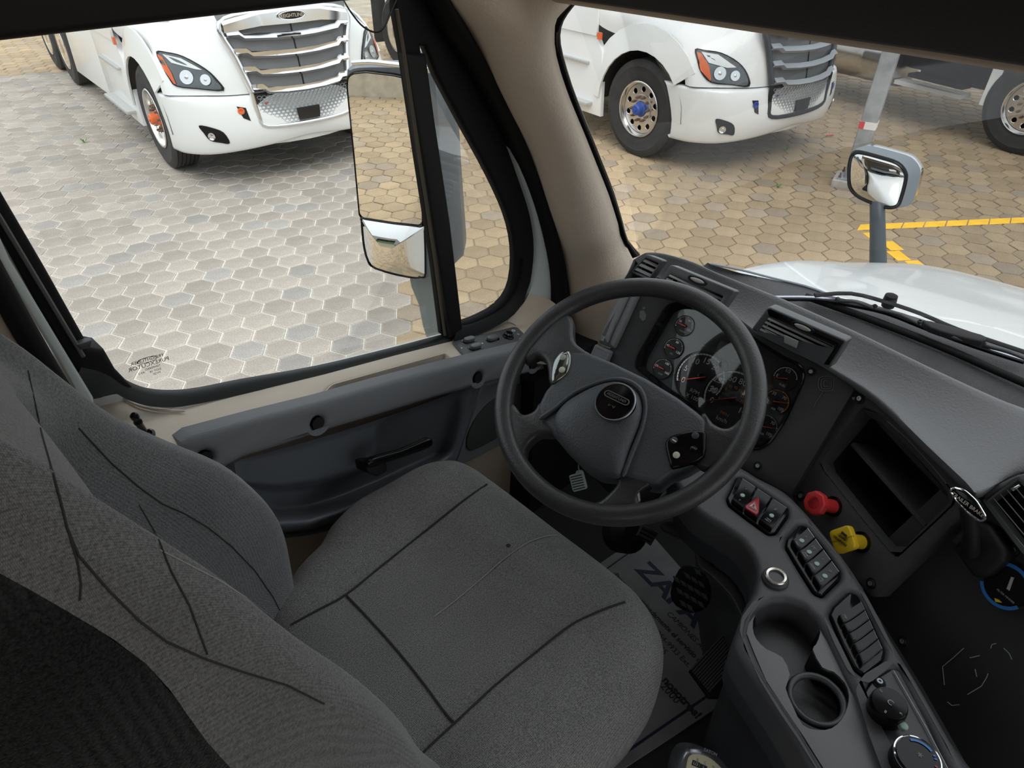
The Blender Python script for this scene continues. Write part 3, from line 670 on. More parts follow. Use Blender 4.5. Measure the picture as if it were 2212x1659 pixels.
# low wall, hedge and building behind us, seen only in the mirrors
bld = thing('office_building', 'pale office building behind the truck reflected in the convex mirrors', 'building', (-14, 6, 0))
box('facade', (-15, -30, 0), (-14.4, 34, 4.2), mat('pale_render', (.36, .35, .33), .9), bld)
for k in range(12): wn = box('window', (-14.42, -26 + k * 5, 1.0), (-14.36, -23.4 + k * 5, 3.0), M_gloss, bld)
rw = thing('retaining_wall', 'low tan concrete wall reflected at the top of the side mirror', 'wall', (-7.3, 6, 0))
box('wall_block', (-7.6, 1.8, 0), (-7.3, 20, .5), mat('tan_wall', (.5, .45, .36), .9, var=.15), rw)
box('coping', (-8.0, 1.8, .5), (-7.4, 20, 1.0), M_conc, rw)
hg = thing('hedge', 'clipped green hedge before the office building in the convex mirror', 'hedge', (-8.9, 6, 0))
bm = bmesh.new()
for k in range(900):
    p = V((-12.5 + random.uniform(-.4, .4) + 3.6, random.uniform(2, 22), random.uniform(.3, 1.7))); s_ = .16
    a = V((random.gauss(0, 1), random.gauss(0, 1), random.gauss(0, 1))).normalized(); b = a.orthogonal().normalized()
    bm.faces.new([bm.verts.new(p + a * s_), bm.verts.new(p + b * s_ * .6), bm.verts.new(p - a * s_), bm.verts.new(p - b * s_ * .6)])
build('foliage', bm, mat('hedge_green', (.1, .2, .03), .8, var=.4), hg, kind='stuff', fix=False)

# ================================================================= our truck: shell of the cab
YD = 0.99      # plane of the door glass channel
def structure(o): o['kind'] = 'structure'; return o
# floor, rear and right walls, roof, firewall
box('floor', (-1.2, -1.12, 1.05), (1.75, .97, 1.15), M_carpet, kind='structure')
slab('wall_back', [V((-1.2, -1.12, 1.15)), V((-1.2, 1.02, 1.15)), V((-1.2, 1.02, 3.1)), V((-1.2, -1.12, 3.1))], (1, 0, 0), .05, M_beige2, holes=[[V((-1.2, -.8, 1.9)), V((-1.2, .7, 1.9)), V((-1.2, .7, 2.6)), V((-1.2, -.8, 2.6))]], kind='structure')  # unseen rear opening added to brighten the cab
wr = slab('wall_right', [V((-1.25, -1.12, 1.1)), V((1.7, -1.12, 1.1)), V((1.7, -1.12, 1.75)), V((1.05, -1.12, 2.5)), V((.6, -1.12, 3.1)), V((-1.25, -1.12, 3.1))], (0, 1, 0), .05, M_beige2,
          holes=[[V((-.25, -1.12, 1.25)), V((1.2, -1.12, 1.25)), V((1.2, -1.12, 1.9)), V((.95, -1.12, 2.3)), V((.75, -1.12, 2.6)), V((-.25, -1.12, 2.6))]], kind='structure')  # unseen door-sized opening, made large to let daylight into the cab
slab('ceiling', [V((-1.25, -1.15, 3.1)), V((.55, -1.15, 3.1)), V((.55, 1.0, 3.1)), V((-1.25, 1.0, 3.1))], (0, 0, -1), .05, M_beige2, kind='structure')
slab('wall_front', [V((1.45, -1.12, 1.1)), V((1.45, .93, 1.1)), V((1.45, .93, 1.72)), V((1.45, -1.12, 1.72))], (-1, 0, 0), .05, M_dark, kind='structure')
# overhead header above the windshield: tan trim edge, dark headliner face
hy = [-1.12, -.7, -.35, 0, .3, .6, .85, .95]
def hz(y): return 2.432 - .018 * max(0, (.15 - y)) + .004 * max(0, y - .5)
hx = 1.0
loft('trim_1', [[V((hx + .06, y, hz(y) + .05)) for y in hy], [V((hx + .03, y, hz(y) + .004)) for y in hy], [V((hx, y, hz(y))) for y in hy], [V((hx - .03, y, hz(y) + .012)) for y in hy], [V((hx - .04, y, hz(y) + .05)) for y in hy]], M_beige2, thick=.006, kind='structure')
loft('wall_header', [[V((.96, y, hz(y) + .045)) for y in hy], [V((.90, y, 2.56)) for y in hy]], M_beige2, thick=.03, kind='structure')
loft('added_skylight', [[V((.88, y, 2.58)) for y in hy], [V((.52, y, 3.08)) for y in hy]], M_glass, kind='structure')  # unseen skylight, added to bring daylight onto seat and dash
sv = thing('sun_visor', 'long black sun visor across the top right of the windshield', 'sun visor', (.84, .1, 2.5))
def vz(y): return hz(y) * .8 + 2.6 * .2 + .001
vy = [-1.0, -.6, -.3, 0, .2, .4, .6, .70]
vr = []
for (dx, dz) in ((0.0, 0.34), (-.012, .30), (-.016, .15), (-.014, .012), (-.006, .002), (.006, .0), (.014, .01), (.016, .15), (.02, .30), (.02, .34)):
    vr.append([V((.80 + dx - dz * .8, y, vz(y) + dz * .5)) for y in vy])
loft('visor_board', vr, mat('visor_cloth', (.012, .012, .013), .9, bump=.3, scale=300), sv, cap=False, thick=.004)
tube('visor_rod', [V((.53, -.9, 2.66)), V((.53, .6, 2.66)), V((.56, .66, 2.68))], .008, M_black, sv)
hc = PL((.79, -.1, 2.55), (-1, 0, .45))
pc = fil([hc.uv(1990, -20, .0), hc.uv(2170, -20), hc.uv(2140, 30), hc.uv(2060, 28)], .01)
# door header (dark) over the side window
slab('trim_2', [V((-.3, .955, 2.452)), V((.66, .955, 2.448)), V((.76, .955, 2.445)), V((.80, .955, 2.75)), V((-.3, .955, 2.75))], (0, -1, 0), .055, M_black, r=.01, kind='structure')
slab('wall_left', [V((-1.25, .96, 1.1)), V((-.05, .96, 1.1)), V((-.05, .96, 1.7)), V((-.12, .96, 2.2)), V((-.2, .96, 2.44)), V((-.2, .96, 2.75)), V((1.0, .96, 2.72)), V((.95, .96, 3.1)), V((-1.25, .96, 3.1))], (0, -1, 0), .04, M_beige2, kind='structure')

# A pillar trim: rows from top to bottom, columns from door seal to windshield
AP = []
Lp = [(930, -60), (967, 0), (997, 42), (1030, 94), (1066, 177), (1102, 249), (1128, 300), (1150, 352), (1172, 420), (1198, 498), (1215, 545), (1223, 590), (1230, 642), (1234, 700), (1240, 770), (1245, 850)]
Rp = [(1262, -30), (1240, 3), (1212, 30), (1199, 55), (1202, 118), (1222, 187), (1243, 240), (1262, 285), (1290, 355), (1316, 420), (1335, 480), (1352, 530), (1385, 600), (1380, 650), (1350, 720), (1320, 800)]
for i, (l, r_) in enumerate(zip(Lp, Rp)):
    A = onY(*l, .945); yR = .845 if i < 12 else .80; B = onY(*r_, yR)
    B.x = min(B.x, 1.36); row = []
    n_ = V((-.45, -.85, 0)).normalized()
    for t, h in ((-.06, -.05), (0, 0), (.12, .026), (.3, .042), (.55, .045), (.8, .028), (.95, .008), (1, 0), (1.03, -.03)):
        row.append(A.lerp(B, t) + n_ * h)
    AP.append(row)
    # keep silhouettes on the pillar ends: shift so the ends stay put
AP = refine(AP, 2, 2)
loft('trim_3', AP, mat('beige_pillar_skin', (0.70, 0.60, 0.50), 0.6, bump=1.0, scale=230), kind='structure', thick=-.01, flip=False)
# seals and painted door opening between pillar and door
def band(name, Lpx, Rpx, y0, y1, m, parent=None, bulge=0.0, kind=None, thick=0):
    rows = []
    for l, r_ in zip(Lpx, Rpx):
        A, B = onY(*l, y0), onY(*r_, y1); rows.append([A + V((0, .03, 0)), A, A.lerp(B, .5) + V((0, -bulge, 0)), B, B + V((0, .03, 0))])
    return loft(name, refine(rows, 2, 3), m, parent, kind=kind, thick=thick)
sealL = [(900, -60), (940, 0), (967, 62), (1020, 140), (1068, 225), (1106, 300), (1145, 390), (1172, 470), (1190, 550), (1197, 610), (1198, 670), (1200, 760)]
sealR = [(945, -60), (973, 0), (1005, 50), (1050, 130), (1096, 225), (1132, 300), (1168, 395), (1196, 478), (1216, 545), (1226, 600), (1233, 660), (1238, 760)]
band('trim_4', sealL, sealR, .955, .942, M_rubber, bulge=.012, kind='structure')
door = thing('door_1', None, None, (0.4, .98, 1.15), kind='structure')
pwL = [(940, 20), (961, 60), (1012, 140), (1052, 220), (1092, 300), (1125, 390), (1150, 470), (1158, 540), (1151, 610), (1138, 650), (1150, 690)]
pwR = [(945, 20), (967, 62), (1020, 140), (1068, 225), (1106, 300), (1145, 390), (1172, 470), (1190, 550), (1197, 610), (1198, 660), (1205, 690)]
lab(band('painted_frame', pwL, pwR, .978, .968, M_body, door, bulge=.004), 'pale painted door frame beside the vent window')
# black inner frame round the vent window, with the window openings cut out
FP = PL((.5, .985, 2.1), (0, -1, 0), (1, 0, 0))
vent = [(911, 100), (921, 102), (945, 165), (978, 228), (1010, 288), (1044, 350), (1075, 412), (1096, 462), (1109, 510), (1113, 560), (1108, 610), (1092, 645), (1062, 672), (1020, 692), (986, 703)]
ventP = cr(FP.pts(vent[2:-1]), 2, False); ventP = FP.pts(vent[:2]) + ventP + FP.pts(vent[-1:])
fo = [(858, -40), (905, -40), (965, 56), (1014, 138), (1056, 220), (1097, 300), (1130, 390), (1154, 470), (1163, 540), (1156, 612), (1141, 652), (1105, 690), (1040, 722), (978, 738), (958, 724), (938, 560), (905, 340), (872, 110), (856, 20)]
slab('window_frame', FP.pts(fo), (0, -1, 0), .018, M_rubber, door, r=.008, holes=[ventP], seg=3)
db = FP.pts([(868, 115), (912, 115), (932, 260), (966, 480), (993, 706), (966, 728), (940, 560), (905, 340)], .0)
slab('division_bar', [p + V((0, -.012, 0)) for p in db], (0, -1, 0), .02, M_black, door, r=.006)
tube('bar_weatherstrip', [onY(*p, .972) for p in ((857, 20), (872, 110), (906, 340), (939, 560), (961, 724))], .0035, mat('felt_edge', (.09, .075, .055), .8), door, 6)
# lower window seal and rear channel
def ribbon(name, top, bot, yt, yb, m, parent, bulge=.006):
    rows = []
    for a, b in zip(top, bot):
        A, B = onY(*a, yt), onY(*b, yb); rows.append([A, A.lerp(B, .4) + V((0, -bulge, bulge)), B])
    return loft(name, refine(rows, 2, 3), m, parent)
ws_t = [(197, 751), (222, 757), (244, 797), (275, 822), (318, 838), (372, 842), (430, 836), (520, 818), (680, 790), (840, 752), (962, 720)]
ws_b = [(150, 850), (203, 862), (246, 850), (272, 862), (315, 876), (372, 880), (430, 872), (520, 853), (690, 812), (850, 770), (978, 737)]
lab(ribbon('window_seal', ws_t, ws_b, 1.004, .975, mat('wiper_rubber', (.012, .015, .014), .45, spec=.3), door), None or 'black rubber seal along the glass')
vs_t = [(986, 700), (1020, 692), (1062, 672), (1094, 645), (1111, 605), (1117, 560)]
vs_b = [(978, 740), (1036, 722), (1098, 690), (1128, 656), (1142, 615), (1148, 560)]
ribbon('vent_seal', vs_t, vs_b, .995, .962, M_rubber, door)
CPx = [(-260, 60), (-90, 60), (0, 408), (100, 580), (196, 752), (228, 758), (252, 800), (300, 850), (246, 856), (203, 866), (100, 690), (0, 510), (-170, 210)]
slab('rear_channel', FP.pts(CPx), (0, -1, 0), .05, M_rubber, door, r=.008)
tube('rear_channel_lip', [onY(*p, .975) for p in ((-120, 290), (0, 470), (90, 620), (180, 770))], .003, mat('dull_grey_line', (.12, .12, .12), .5), door, 6)
slab('rear_channel_clip', FP.off(.014).pts([(165, 745), (200, 735), (196, 752), (175, 757)]), (0, -1, 0), .012, M_slate, door, r=.002)
WP = PL((.1, .972, 2.2), (0, -1, 0), (1, 0, 0))
lab(slab('painted_edge', WP.pts([(-170, 240), (-120, 240), (22, 560), (110, 707), (203, 860), (205, 920), (120, 770), (0, 575)]), (0, -1, 0), .03, M_body, door, r=.004), 'pale painted rear edge of the door')
BP = PL((.0, .945, 2.2), (0, -1, 0), (1, 0, 0))
tube('trim_5', [BP.uv(*p) for p in ((-200, 270), (-40, 545), (40, 690), (110, 810), (182, 925), (230, 1010))], .014, M_rubber, None, 10, kind='structure')
slab('trim_6', BP.off(.004).pts([(-400, 200), (-225, 262), (-55, 552), (25, 700), (95, 818), (160, 925), (230, 1060), (-400, 1060)]), (0, -1, 0), .04, M_beige2, r=.015, kind='structure')
# glass
slab('window_pane', [V((p.x, 1.008, p.z)) for p in [onY(u, v, 1.008) for u, v in ((-120, 40), (856, -20), (965, 728), (690, 800), (430, 858), (260, 850), (170, 745))]], (0, -1, 0), .004, M_glass, door)
slab('vent_pane', [onY(u, v, 1.006) for u, v in ((905, 80), (950, 140), (1080, 395), (1122, 500), (1128, 590), (1100, 665), (1040, 700), (975, 712))], (0, -1, 0), .004, M_glass, door)
gx_ = V((1, 0, 0)); gz_ = V((0, 0, 1)); st = onY(318, 778, 1.0)
M_print = mat('glass_print', (.03, .03, .03), .8)
dirx = (onY(340, 770, 1.0) - onY(297, 783, 1.0)).normalized(); diry = V((-dirx.z, 0, dirx.x))
def stk(s_, u, v, sz, wide=1.0): return text('glass_print', s_, onY(u, v, 1.001), dirx, diry, sz, M_print, door, mirror=True, wide=wide)
stk('FREIGHTLINER', 318, 777, .0075); stk('PUREXCUTOR', 322, 787, .0095); stk('TEMPERED', 330, 794, .005); stk('DOT 18', 336, 800, .005); stk('M120', 339, 806, .005); stk('AS-2', 306, 806, .005)
tube('glass_print_ring', cr([onY(u, v, 1.001) for u, v in ((297, 784), (303, 777), (330, 769), (338, 771), (333, 778), (306, 786))], 3), .0005, M_print, door, 4, True)
M_printb = mat('tan_glass_print', (.25, .15, .05), .8)
for s_, u, v in (('AS-3  DOT 78', 1068, 656), ('TEMPERED M3', 1070, 662)): text('vent_print', s_, onY(u, v, 1.0), dirx, diry, .006, M_printb, door, mirror=True)
tube('vent_print_ring', [onY(1068 + 8 * math.cos(a), 668 + 3 * math.sin(a), 1.0) for a in [k * PI / 6 for k in range(12)]], .0005, M_printb, door, 4, True)

# beige sill ledge (a slanting plane) with the pocket cut into it
a_, b_, c_ = onY(430, 868, .985), onY(960, 733, .985), onY(565, 902, .903)
LN = (b_ - a_).cross(c_ - a_).normalized()
if LN.z < 0: LN = -LN
LG = PL(a_, LN, (1, 0, 0))
led = [(203, 918), (201, 866), (225, 856), (248, 849), (262, 848), (282, 862), (318, 876), (372, 880), (430, 868), (560, 840), (700, 806), (850, 766), (978, 734), (1040, 718), (1100, 690), (1135, 655), (1160, 650), (1200, 665), (1240, 770), (1117, 756), (988, 789), (836, 830), (702, 869), (565, 904), (417, 945), (393, 966), (385, 1010), (204, 1010)]
pock = fil(LG.pts([(701, 872), (697, 850), (716, 830), (940, 768), (962, 762), (984, 780), (986, 795), (836, 836)]), .008)
slab('sill_ledge', LG.pts(led), LN, .03, M_beige, door, r=.006, holes=[fil(LG.pts([(703, 863), (698, 848), (716, 831), (940, 769), (962, 763), (982, 780), (980, 786), (836, 824)]), .006)])
pi = [p for p in pock]; cpk = sum(pi, V()) / len(pi)
loft('ledge_pocket', [pi, [p - LN * .02 + (cpk - p) * .04 for p in pi], [p - LN * .055 + (cpk - p) * .16 + V((0, .0, 0)) for p in pi]], M_beige, door, cu=True, thick=.002)
slab('pocket_floor', [p - LN * .054 + (cpk - p) * .1 for p in pi], LN, .004, M_beige2, door)
# raised beige corner beside the window's rear corner
tube('corner_ridge', cr([LG.uv(*p, .004) for p in ((206, 916), (206, 880), (222, 862), (250, 853), (268, 860), (300, 876), (345, 886), (400, 888))], 4, False), [.001] + [.0025] * 27 + [.001], M_beige, door, 8)
# forward rise of beige trim below the vent corner
loft('mirror_sail_trim', refine([[onY(u, v, y) for u, v, y in r_] for r_ in (
    [(1094, 694, .985), (1112, 674, .985), (1130, 654, .982), (1141, 632, .98)],
    [(1112, 702, .972), (1130, 692, .97), (1150, 672, .968), (1168, 640, .968)],
    [(1132, 722, .955), (1150, 715, .955), (1176, 696, .953), (1197, 655, .955)],
    [(1128, 744, .93), (1165, 742, .925), (1200, 730, .925), (1234, 700, .93)])], 3, 3), M_beige, door, thick=.004)
# lower door body
loft('door_panel', refine([[V((x, .968, lerp(1.94, 1.54, (x + .2) / 1.5))) for x in (-.2, .2, .6, 1.0, 1.3)], [V((x, .975, lerp(1.60, 1.46, (x + .2) / 1.5))) for x in (-.2, .2, .6, 1.0, 1.3)],
    [V((x, .935, lerp(1.53, 1.40, (x + .2) / 1.5))) for x in (-.2, .2, .6, 1.0, 1.3)], [V((x, .93, 1.36)) for x in (-.2, .2, .6, 1.0, 1.3)], [V((x, .945, 1.15)) for x in (-.2, .2, .6, 1.0, 1.3)]], 2, 2), M_beige2, door)
# grey pull strip with screw wells
SP = PL((.6, .893, 2.0), (0, -1, .12), (1, 0, 0))
strip = [(391, 973), (396, 960), (417, 944), (565, 903), (702, 868), (836, 829), (988, 788), (1117, 755), (1172, 741), (1180, 800), (1084, 823), (1043, 833), (936, 863), (806, 903), (706, 933), (602, 968), (528, 991), (490, 1012), (450, 1032), (398, 1005)]
wells = [(688, 915), (1034, 817), (444, 991), (1154, 787)]
slab('pull_strip', SP.pts(strip), SP.n, .04, M_grey, door, r=.012, holes=[circ(SP.uv(u, v), SP.n, .0115, 20) for u, v in wells], seg=4)
for u, v in wells:
    c = SP.uv(u, v); sw = lathe('screw_well', [(.0118, .0), (.0112, -.001), (.0105, -.022), (.002, -.022)], c, SP.n, M_black, door, 20)
    lathe('screw', [(.0055, 0), (.0055, .003), (.004, .004), (.0025, .004), (.0022, .001)], c - SP.n * .021, SP.n, M_galv, sw, 12)
# slate bowl under the strip: one moulded skin with a hollow grip and pocket
TLb, TRb, BRb, BLb = (478, 1000), (1042, 830), (978, 1012), (560, 1158)
def bowl_edge(t, top):
    if top: return (lerp(470, 1042, t), lerp(1006, 826, t) + 10 * math.sin(PI * t))
    u = lerp(585, 978, t); v = 1150 - 0 * t
    pts_ = [(500, 1060), (540, 1118), (591, 1152), (662, 1150), (728, 1130), (800, 1098), (870, 1062), (935, 1030), (980, 1010)]
    k = t * (len(pts_) - 1); i = min(int(k), len(pts_) - 2); f = k - i
    return (lerp(pts_[i][0], pts_[i + 1][0], f), lerp(pts_[i][1], pts_[i + 1][1], f))
rows = []; NS, NT = 64, 40
for j in range(NT + 1):
    t = j / NT; row = []
    for i in range(NS + 1):
        s_ = i / NS; a, b = bowl_edge(s_, True), bowl_edge(s_, False); u, v = lerp(a[0], b[0], t), lerp(a[1], b[1], t)
        rec = sm((s_ - .02) / .12) * (1 - sm((s_ - .86) / .12)) * (1 - sm((t - .70) / .16)) * sm((t + .12) / .18)
        d = .900 + .048 * rec
        # armrest block at upper left stands forward of the hollow and slants
        blk = sm((s_ - .02) / .05) * (1 - sm((s_ - (.60 - .10 * max(0, t - .25))) / .035)) * (1 - sm((t - (.40 + .10 * s_)) / .10))
        d -= .038 * blk
        lip = math.exp(-((t - .90) / .10) ** 2) * (1 - sm((s_ - .45) / .5)); d -= .042 * lip
        if t > .94: d += .03 * sm((t - .94) / .06)
        row.append(onY(u, v, d))
    rows.append(row)
loft('door_pocket', rows, M_door, door, thick=0, smooth=70)
tube('pocket_rim', cr([onY(*bowl_edge(k / 12, False), .915) + V((0, -.004, 0)) for k in range(13)], 2, False), .006, M_door, door, 8)
# interior release handle
HP = PL((.75, .885, 1.85), (0, -1, .35), (1, 0, 0))
hd_ = lab(slab('release_handle', cr(HP.pts([(793, 1004), (800, 992), (830, 983), (870, 972), (905, 957), (928, 947), (936, 952), (934, 964), (910, 976), (868, 990), (830, 1002), (802, 1012)]), 3), HP.n, .014, M_gloss, door, r=.005), 'gloss black release lever')
slab('handle_mount', fil(HP.off(-.012).pts([(790, 1000), (835, 996), (838, 1018), (815, 1030), (794, 1022)]), .006), HP.n, .04, M_black, hd_, r=.004)
# speaker grille panel
SG = PL((1.0, .905, 1.8), (0, -1, 0), (1, 0, 0))
spk = slab('speaker_panel', SG.pts([(1044, 837), (1110, 815), (1172, 797), (1152, 845), (1130, 895), (1083, 962), (1030, 990), (984, 1008), (1010, 930)]), SG.n, .03, M_grey, door, r=.004)
so_ = [(1010, 968), (1010, 945), (1024, 912), (1048, 880), (1080, 855), (1115, 834), (1134, 832), (1138, 842), (1132, 868), (1112, 905), (1086, 938), (1050, 960), (1022, 973)]
slab('speaker_mesh', cr(SG.off(.004).pts(so_), 2), SG.n, .006, mat('mesh_weave', (.05, .055, .05), .6, bump=1.0, scale=500, kind='voronoi'), spk, r=.002)
# switch plate on the ledge
SW = LG.off(.006)
plt = thing('window_switch_plate', None, None); plt.parent = door; LOC[plt.name] = LOC[door.name]
slab('plate', fil(SW.pts([(977, 737), (1110, 705), (1118, 706), (1140, 727), (1128, 738), (1016, 773), (1007, 772)]), .006), LN, .012, mat('switch_plate', (.085, .09, .095), .45, bump=.4, scale=900), plt, r=.003)
sx_d = (SW.uv(1120, 735) - SW.uv(1015, 768)).normalized(); sy_d = LN.cross(sx_d)
for u, v in ((1013, 735), (1027, 750), (1063, 732)):
    c = SW.uv(u, v, .001); rb = slab('rocker_well', fil([c + sx_d * a * .0195 + sy_d * b * .010 for a, b in ((-1, -1), (1, -1), (1, 1), (-1, 1))], .007), LN, .004, M_gloss, plt)
    P = fil([c + LN * .007 + sx_d * a * .0165 + sy_d * b * .0072 for a, b in ((-1, -.5), (-.6, -1), (.6, -1), (1, -.5), (1, .5), (.6, 1), (-.6, 1), (-1, .5))], .003)
    r2 = slab('rocker', P, LN, .008, mat('rocker_grey', (.11, .115, .12), .35), rb, r=.002)
c = SW.uv(1098, 727, .001)
mk = lathe('mirror_joystick', [(.0135, 0), (.013, .002), (.0115, .003), (.011, .008), (.008, .011), (.002, .011)], c, LN, M_gloss, plt, 24)
for a in range(4):
    d = sx_d * math.cos(a * PI / 2 + .6) + sy_d * math.sin(a * PI / 2 + .6); lathe('joystick_dot', [(.0015, 0), (.0015, .0006)], c + d * .008 + LN * .0095, LN, M_txt, mk, 8)
for u, v in ((1109, 714), (1126, 732)):
    c = SW.uv(u, v, .0004); tube('mirror_symbol', [c + (sx_d * math.cos(k * PI / 6) * 1.3 + sy_d * math.sin(k * PI / 6)) * .0035 for k in range(12)], .0006, M_txt, plt, 5, True)
lathe('selector', [(.003, 0), (.003, .002)], SW.uv(1119, 723, .001), LN, M_txtd, plt, 10)
for u, v in ((997, 752), (1042, 742)): lathe('lock_symbol', [(.0018, 0), (.0018, .0005)], SW.uv(u, v, .0003), LN, M_txt, plt, 8)
# lock pin
c = LG.uv(317, 943, .001)
lp_ = lathe('lock_pin', [(.013, 0), (.0135, .003), (.010, .005), (.007, .004), (.0055, .006), (.0052, .028), (.0062, .030), (.0062, .034), (.0050, .036), (.0050, .039), (.0062, .042), (.0058, .047), (.003, .050)], c, V((-.12, -.05, 1)), M_gloss, door, 20)
# dark side wall of the foot well under the wheel
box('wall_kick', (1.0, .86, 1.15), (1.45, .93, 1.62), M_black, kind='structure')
# painted outside of our door, seen in the mirrors
out = slab('door_skin', [V((-1.2, 1.075, 1.1)), V((1.35, 1.04, 1.1)), V((1.3, 1.04, 1.72)), V((.9, 1.06, 1.72)), V((.3, 1.075, 1.86)), V((.15, 1.075, 2.0)), V((-.2, 1.075, 2.5)), V((-.2, 1.075, 2.9)), V((-1.2, 1.075, 2.9))], (0, 1, 0), .03, M_white, door, r=.01)
# hanging cord loop at the top of the side window
cp = [at(u, v, 1.06) for u, v in ((735, -20), (742, 0), (762, 32), (785, 58), (812, 70), (830, 58), (845, 25), (856, 0), (862, -20))]
cd_ = tube('hanging_cord', cr(cp, 4, False), .0014, mat('cord_black', (.02, .015, .015), .5), None, 6)
tag(cd_, 'thin black cord hanging in a loop at the top of the side window', 'cord')

# ================================================================= windshield, hood, wipers, mirrors
wsb = [(1.385, .845, 1.80), (1.50, .70, 1.79), (1.60, .45, 1.785), (1.66, .1, 1.78), (1.66, -.4, 1.78), (1.55, -.95, 1.79)]
wst = [(1.02, .845, 2.46), (1.06, .75, 2.47), (1.10, .5, 2.47), (1.12, .1, 2.47), (1.12, -.4, 2.46), (1.06, -.95, 2.44)]
loft('window_1', refine([[V(p) for p in wst], [V(a).lerp(V(b), .33) + V((.02, 0, .01)) for a, b in zip(wst, wsb)], [V(a).lerp(V(b), .66) + V((.02, 0, .01)) for a, b in zip(wst, wsb)], [V(p) for p in wsb]], 3, 3), M_glass, kind='structure')
# black edge band of the windshield beside the pillar
wl = [(1256, -10), (1232, 12), (1210, 40), (1199, 72), (1203, 120), (1224, 187), (1243, 240), (1262, 285), (1290, 355), (1316, 420), (1335, 480), (1349, 528), (1366, 558)]
wr_ = [(1262, -12), (1238, 16), (1218, 45), (1210, 78), (1216, 120), (1236, 187), (1256, 240), (1274, 285), (1302, 355), (1327, 420), (1345, 480), (1357, 522), (1382, 552)]
rows = []
for a, b in zip(wl, wr_): A = onY(*a, .842); rows.append([A + V((-.004, .012, 0)), A, onY(*b, .838), onY(*b, .838) + V((.012, .01, 0))])
loft('trim_7', refine(rows, 2, 2), M_gloss, kind='structure')

# hood
def hoodrow(x, z, w_, drop):
    yc = -.08; P = []
    for f_, dz in ((1.06, -.45), (1.04, -.22), (1.01, -.07), (.965, -.018), (.88, .0), (.7, .012), (.35, .02), (0, .022)): P.append(V((x, yc + f_ * w_, z + dz)))
    return P + [V((p.x, 2 * yc - p.y, p.z)) for p in reversed(P[:-1])]
hood = thing('truck_hood', 'broad white truck hood beyond the wipers and dash', 'hood', (2.2, -.08, 1.55))
hr_ = [hoodrow(1.70, 1.712, .90, 0), hoodrow(1.95, 1.660, .812, 0), hoodrow(2.22, 1.592, .715, 0), hoodrow(2.45, 1.535, .632, 0), hoodrow(2.66, 1.47, .575, 0), hoodrow(2.84, 1.38, .54, 0), hoodrow(3.0, 1.22, .53, 0), hoodrow(3.08, .95, .53, 0), hoodrow(3.10, .6, .53, 0)]
hr_[0] = [V((p.x + (0 if abs(p.y + .08) < .3 else -.16 * ((abs(p.y + .08) - .3) / .6) ** 1.3), p.y, p.z)) for p in hr_[0]]
loft('hood_skin', refine(hr_, 3, 4), M_white, hood, thick=-.01, smooth=70)
hl_ = [(1560, 574), (1640, 598), (1720, 602), (1800, 600), (1900, 606), (2000, 607), (2212, 612)]
crl = cr([onZ(u, v, 1.70 - .0001 * (u - 1560)) for u, v in hl_], 3, False)
# cowl: dark mesh strip and black panel between dash and hood
cw_t = [(1536, 572), (1600, 590), (1670, 604), (1740, 620), (1800, 640), (1900, 662), (2000, 692), (2120, 732), (2300, 790)]
cw_b = [(1520, 574), (1590, 600), (1680, 645), (1760, 670), (1860, 722), (1960, 762), (2080, 812), (2200, 862), (2400, 945)]
loft('cowl_panel', refine([[onZ(u, v, 1.752) for u, v in cw_t], [onZ(u, v, 1.735) for u, v in cw_b], [onZ(u - 10, v + 90, 1.68) for u, v in cw_b]], 2, 2), mat('cowl_mesh', (.045, .047, .05), .55, bump=1.0, scale=400, kind='voronoi'), hood)
tube('cowl_seal', cr([onZ(u, v, 1.757) for u, v in ((1740, 640), (1820, 668), (1940, 712), (2060, 760), (2150, 800), (2300, 865))], 3, False), .009, M_rubber, hood, 8)
tube('cowl_edge', cr([onZ(u, v, 1.755) for u, v in ((1536, 570), (1600, 583), (1670, 601), (1740, 618), (1790, 636))], 3, False), .003, mat('pale_blue_edge', (.25, .29, .35), .4), hood, 6)
# wipers
def wiper(label, arm, blade, pivots, zs):
    root = thing('wiper', label, 'wiper', onZ(*arm[0], zs), 'windshield wipers')
    tube('wiper_arm', cr([onZ(u, v, zs + dz) for u, v, dz in [(a[0], a[1], .012 + .012 * math.sin(i)) for i, a in enumerate(arm)]], 3, False), [.0085] * 1 + [.0075] * (3 * (len(arm) - 1)), M_black, root, 8, flat=.5, up=(0, 0, 1))
    tube('wiper_blade', cr([onZ(u, v, zs - .005) for u, v in blade], 3, False), .0045, mat('blade_steel', (.5, .53, .6), .2, .8), root, 6)
    tube('blade_rubber', cr([onZ(u, v + 5, zs - .012) for u, v in blade], 3, False), .005, M_rubber, root, 6)
    for a, b, c in pivots:
        bow = tube('blade_bow', cr([onZ(*a, zs), onZ(*b, zs + .014), onZ(*c, zs)], 4, False), .005, M_slate, root, 8)
        for q_ in (a, c): lathe('rivet', [(.006, 0), (.006, .008), (.003, .010)], onZ(*q_, zs), (0, 0, 1), M_slate, bow, 10)
wiper('black windshield wiper lying nearest the dash, with silver blade', [(1760, 638), (1838, 634), (1915, 653), (1990, 678), (2070, 712), (2212, 760), (2330, 800)],
      [(1672, 642), (1760, 643), (1838, 655), (1915, 672), (2000, 705), (2100, 742), (2212, 778)], [((1808, 650), (1850, 652), (1888, 666)), ((1888, 666), (1945, 680), (1985, 700)), ((1985, 700), (2060, 728), (2122, 746)), ((2122, 746), (2180, 760), (2240, 785))], 1.778)
wn = bpy.data.objects['wiper']
wk = lathe('arm_knuckle', [(.014, 0), (.016, .01), (.014, .03), (.006, .034)], onZ(1917, 662, 1.782), (0, 0, 1), M_black, wn, 14)
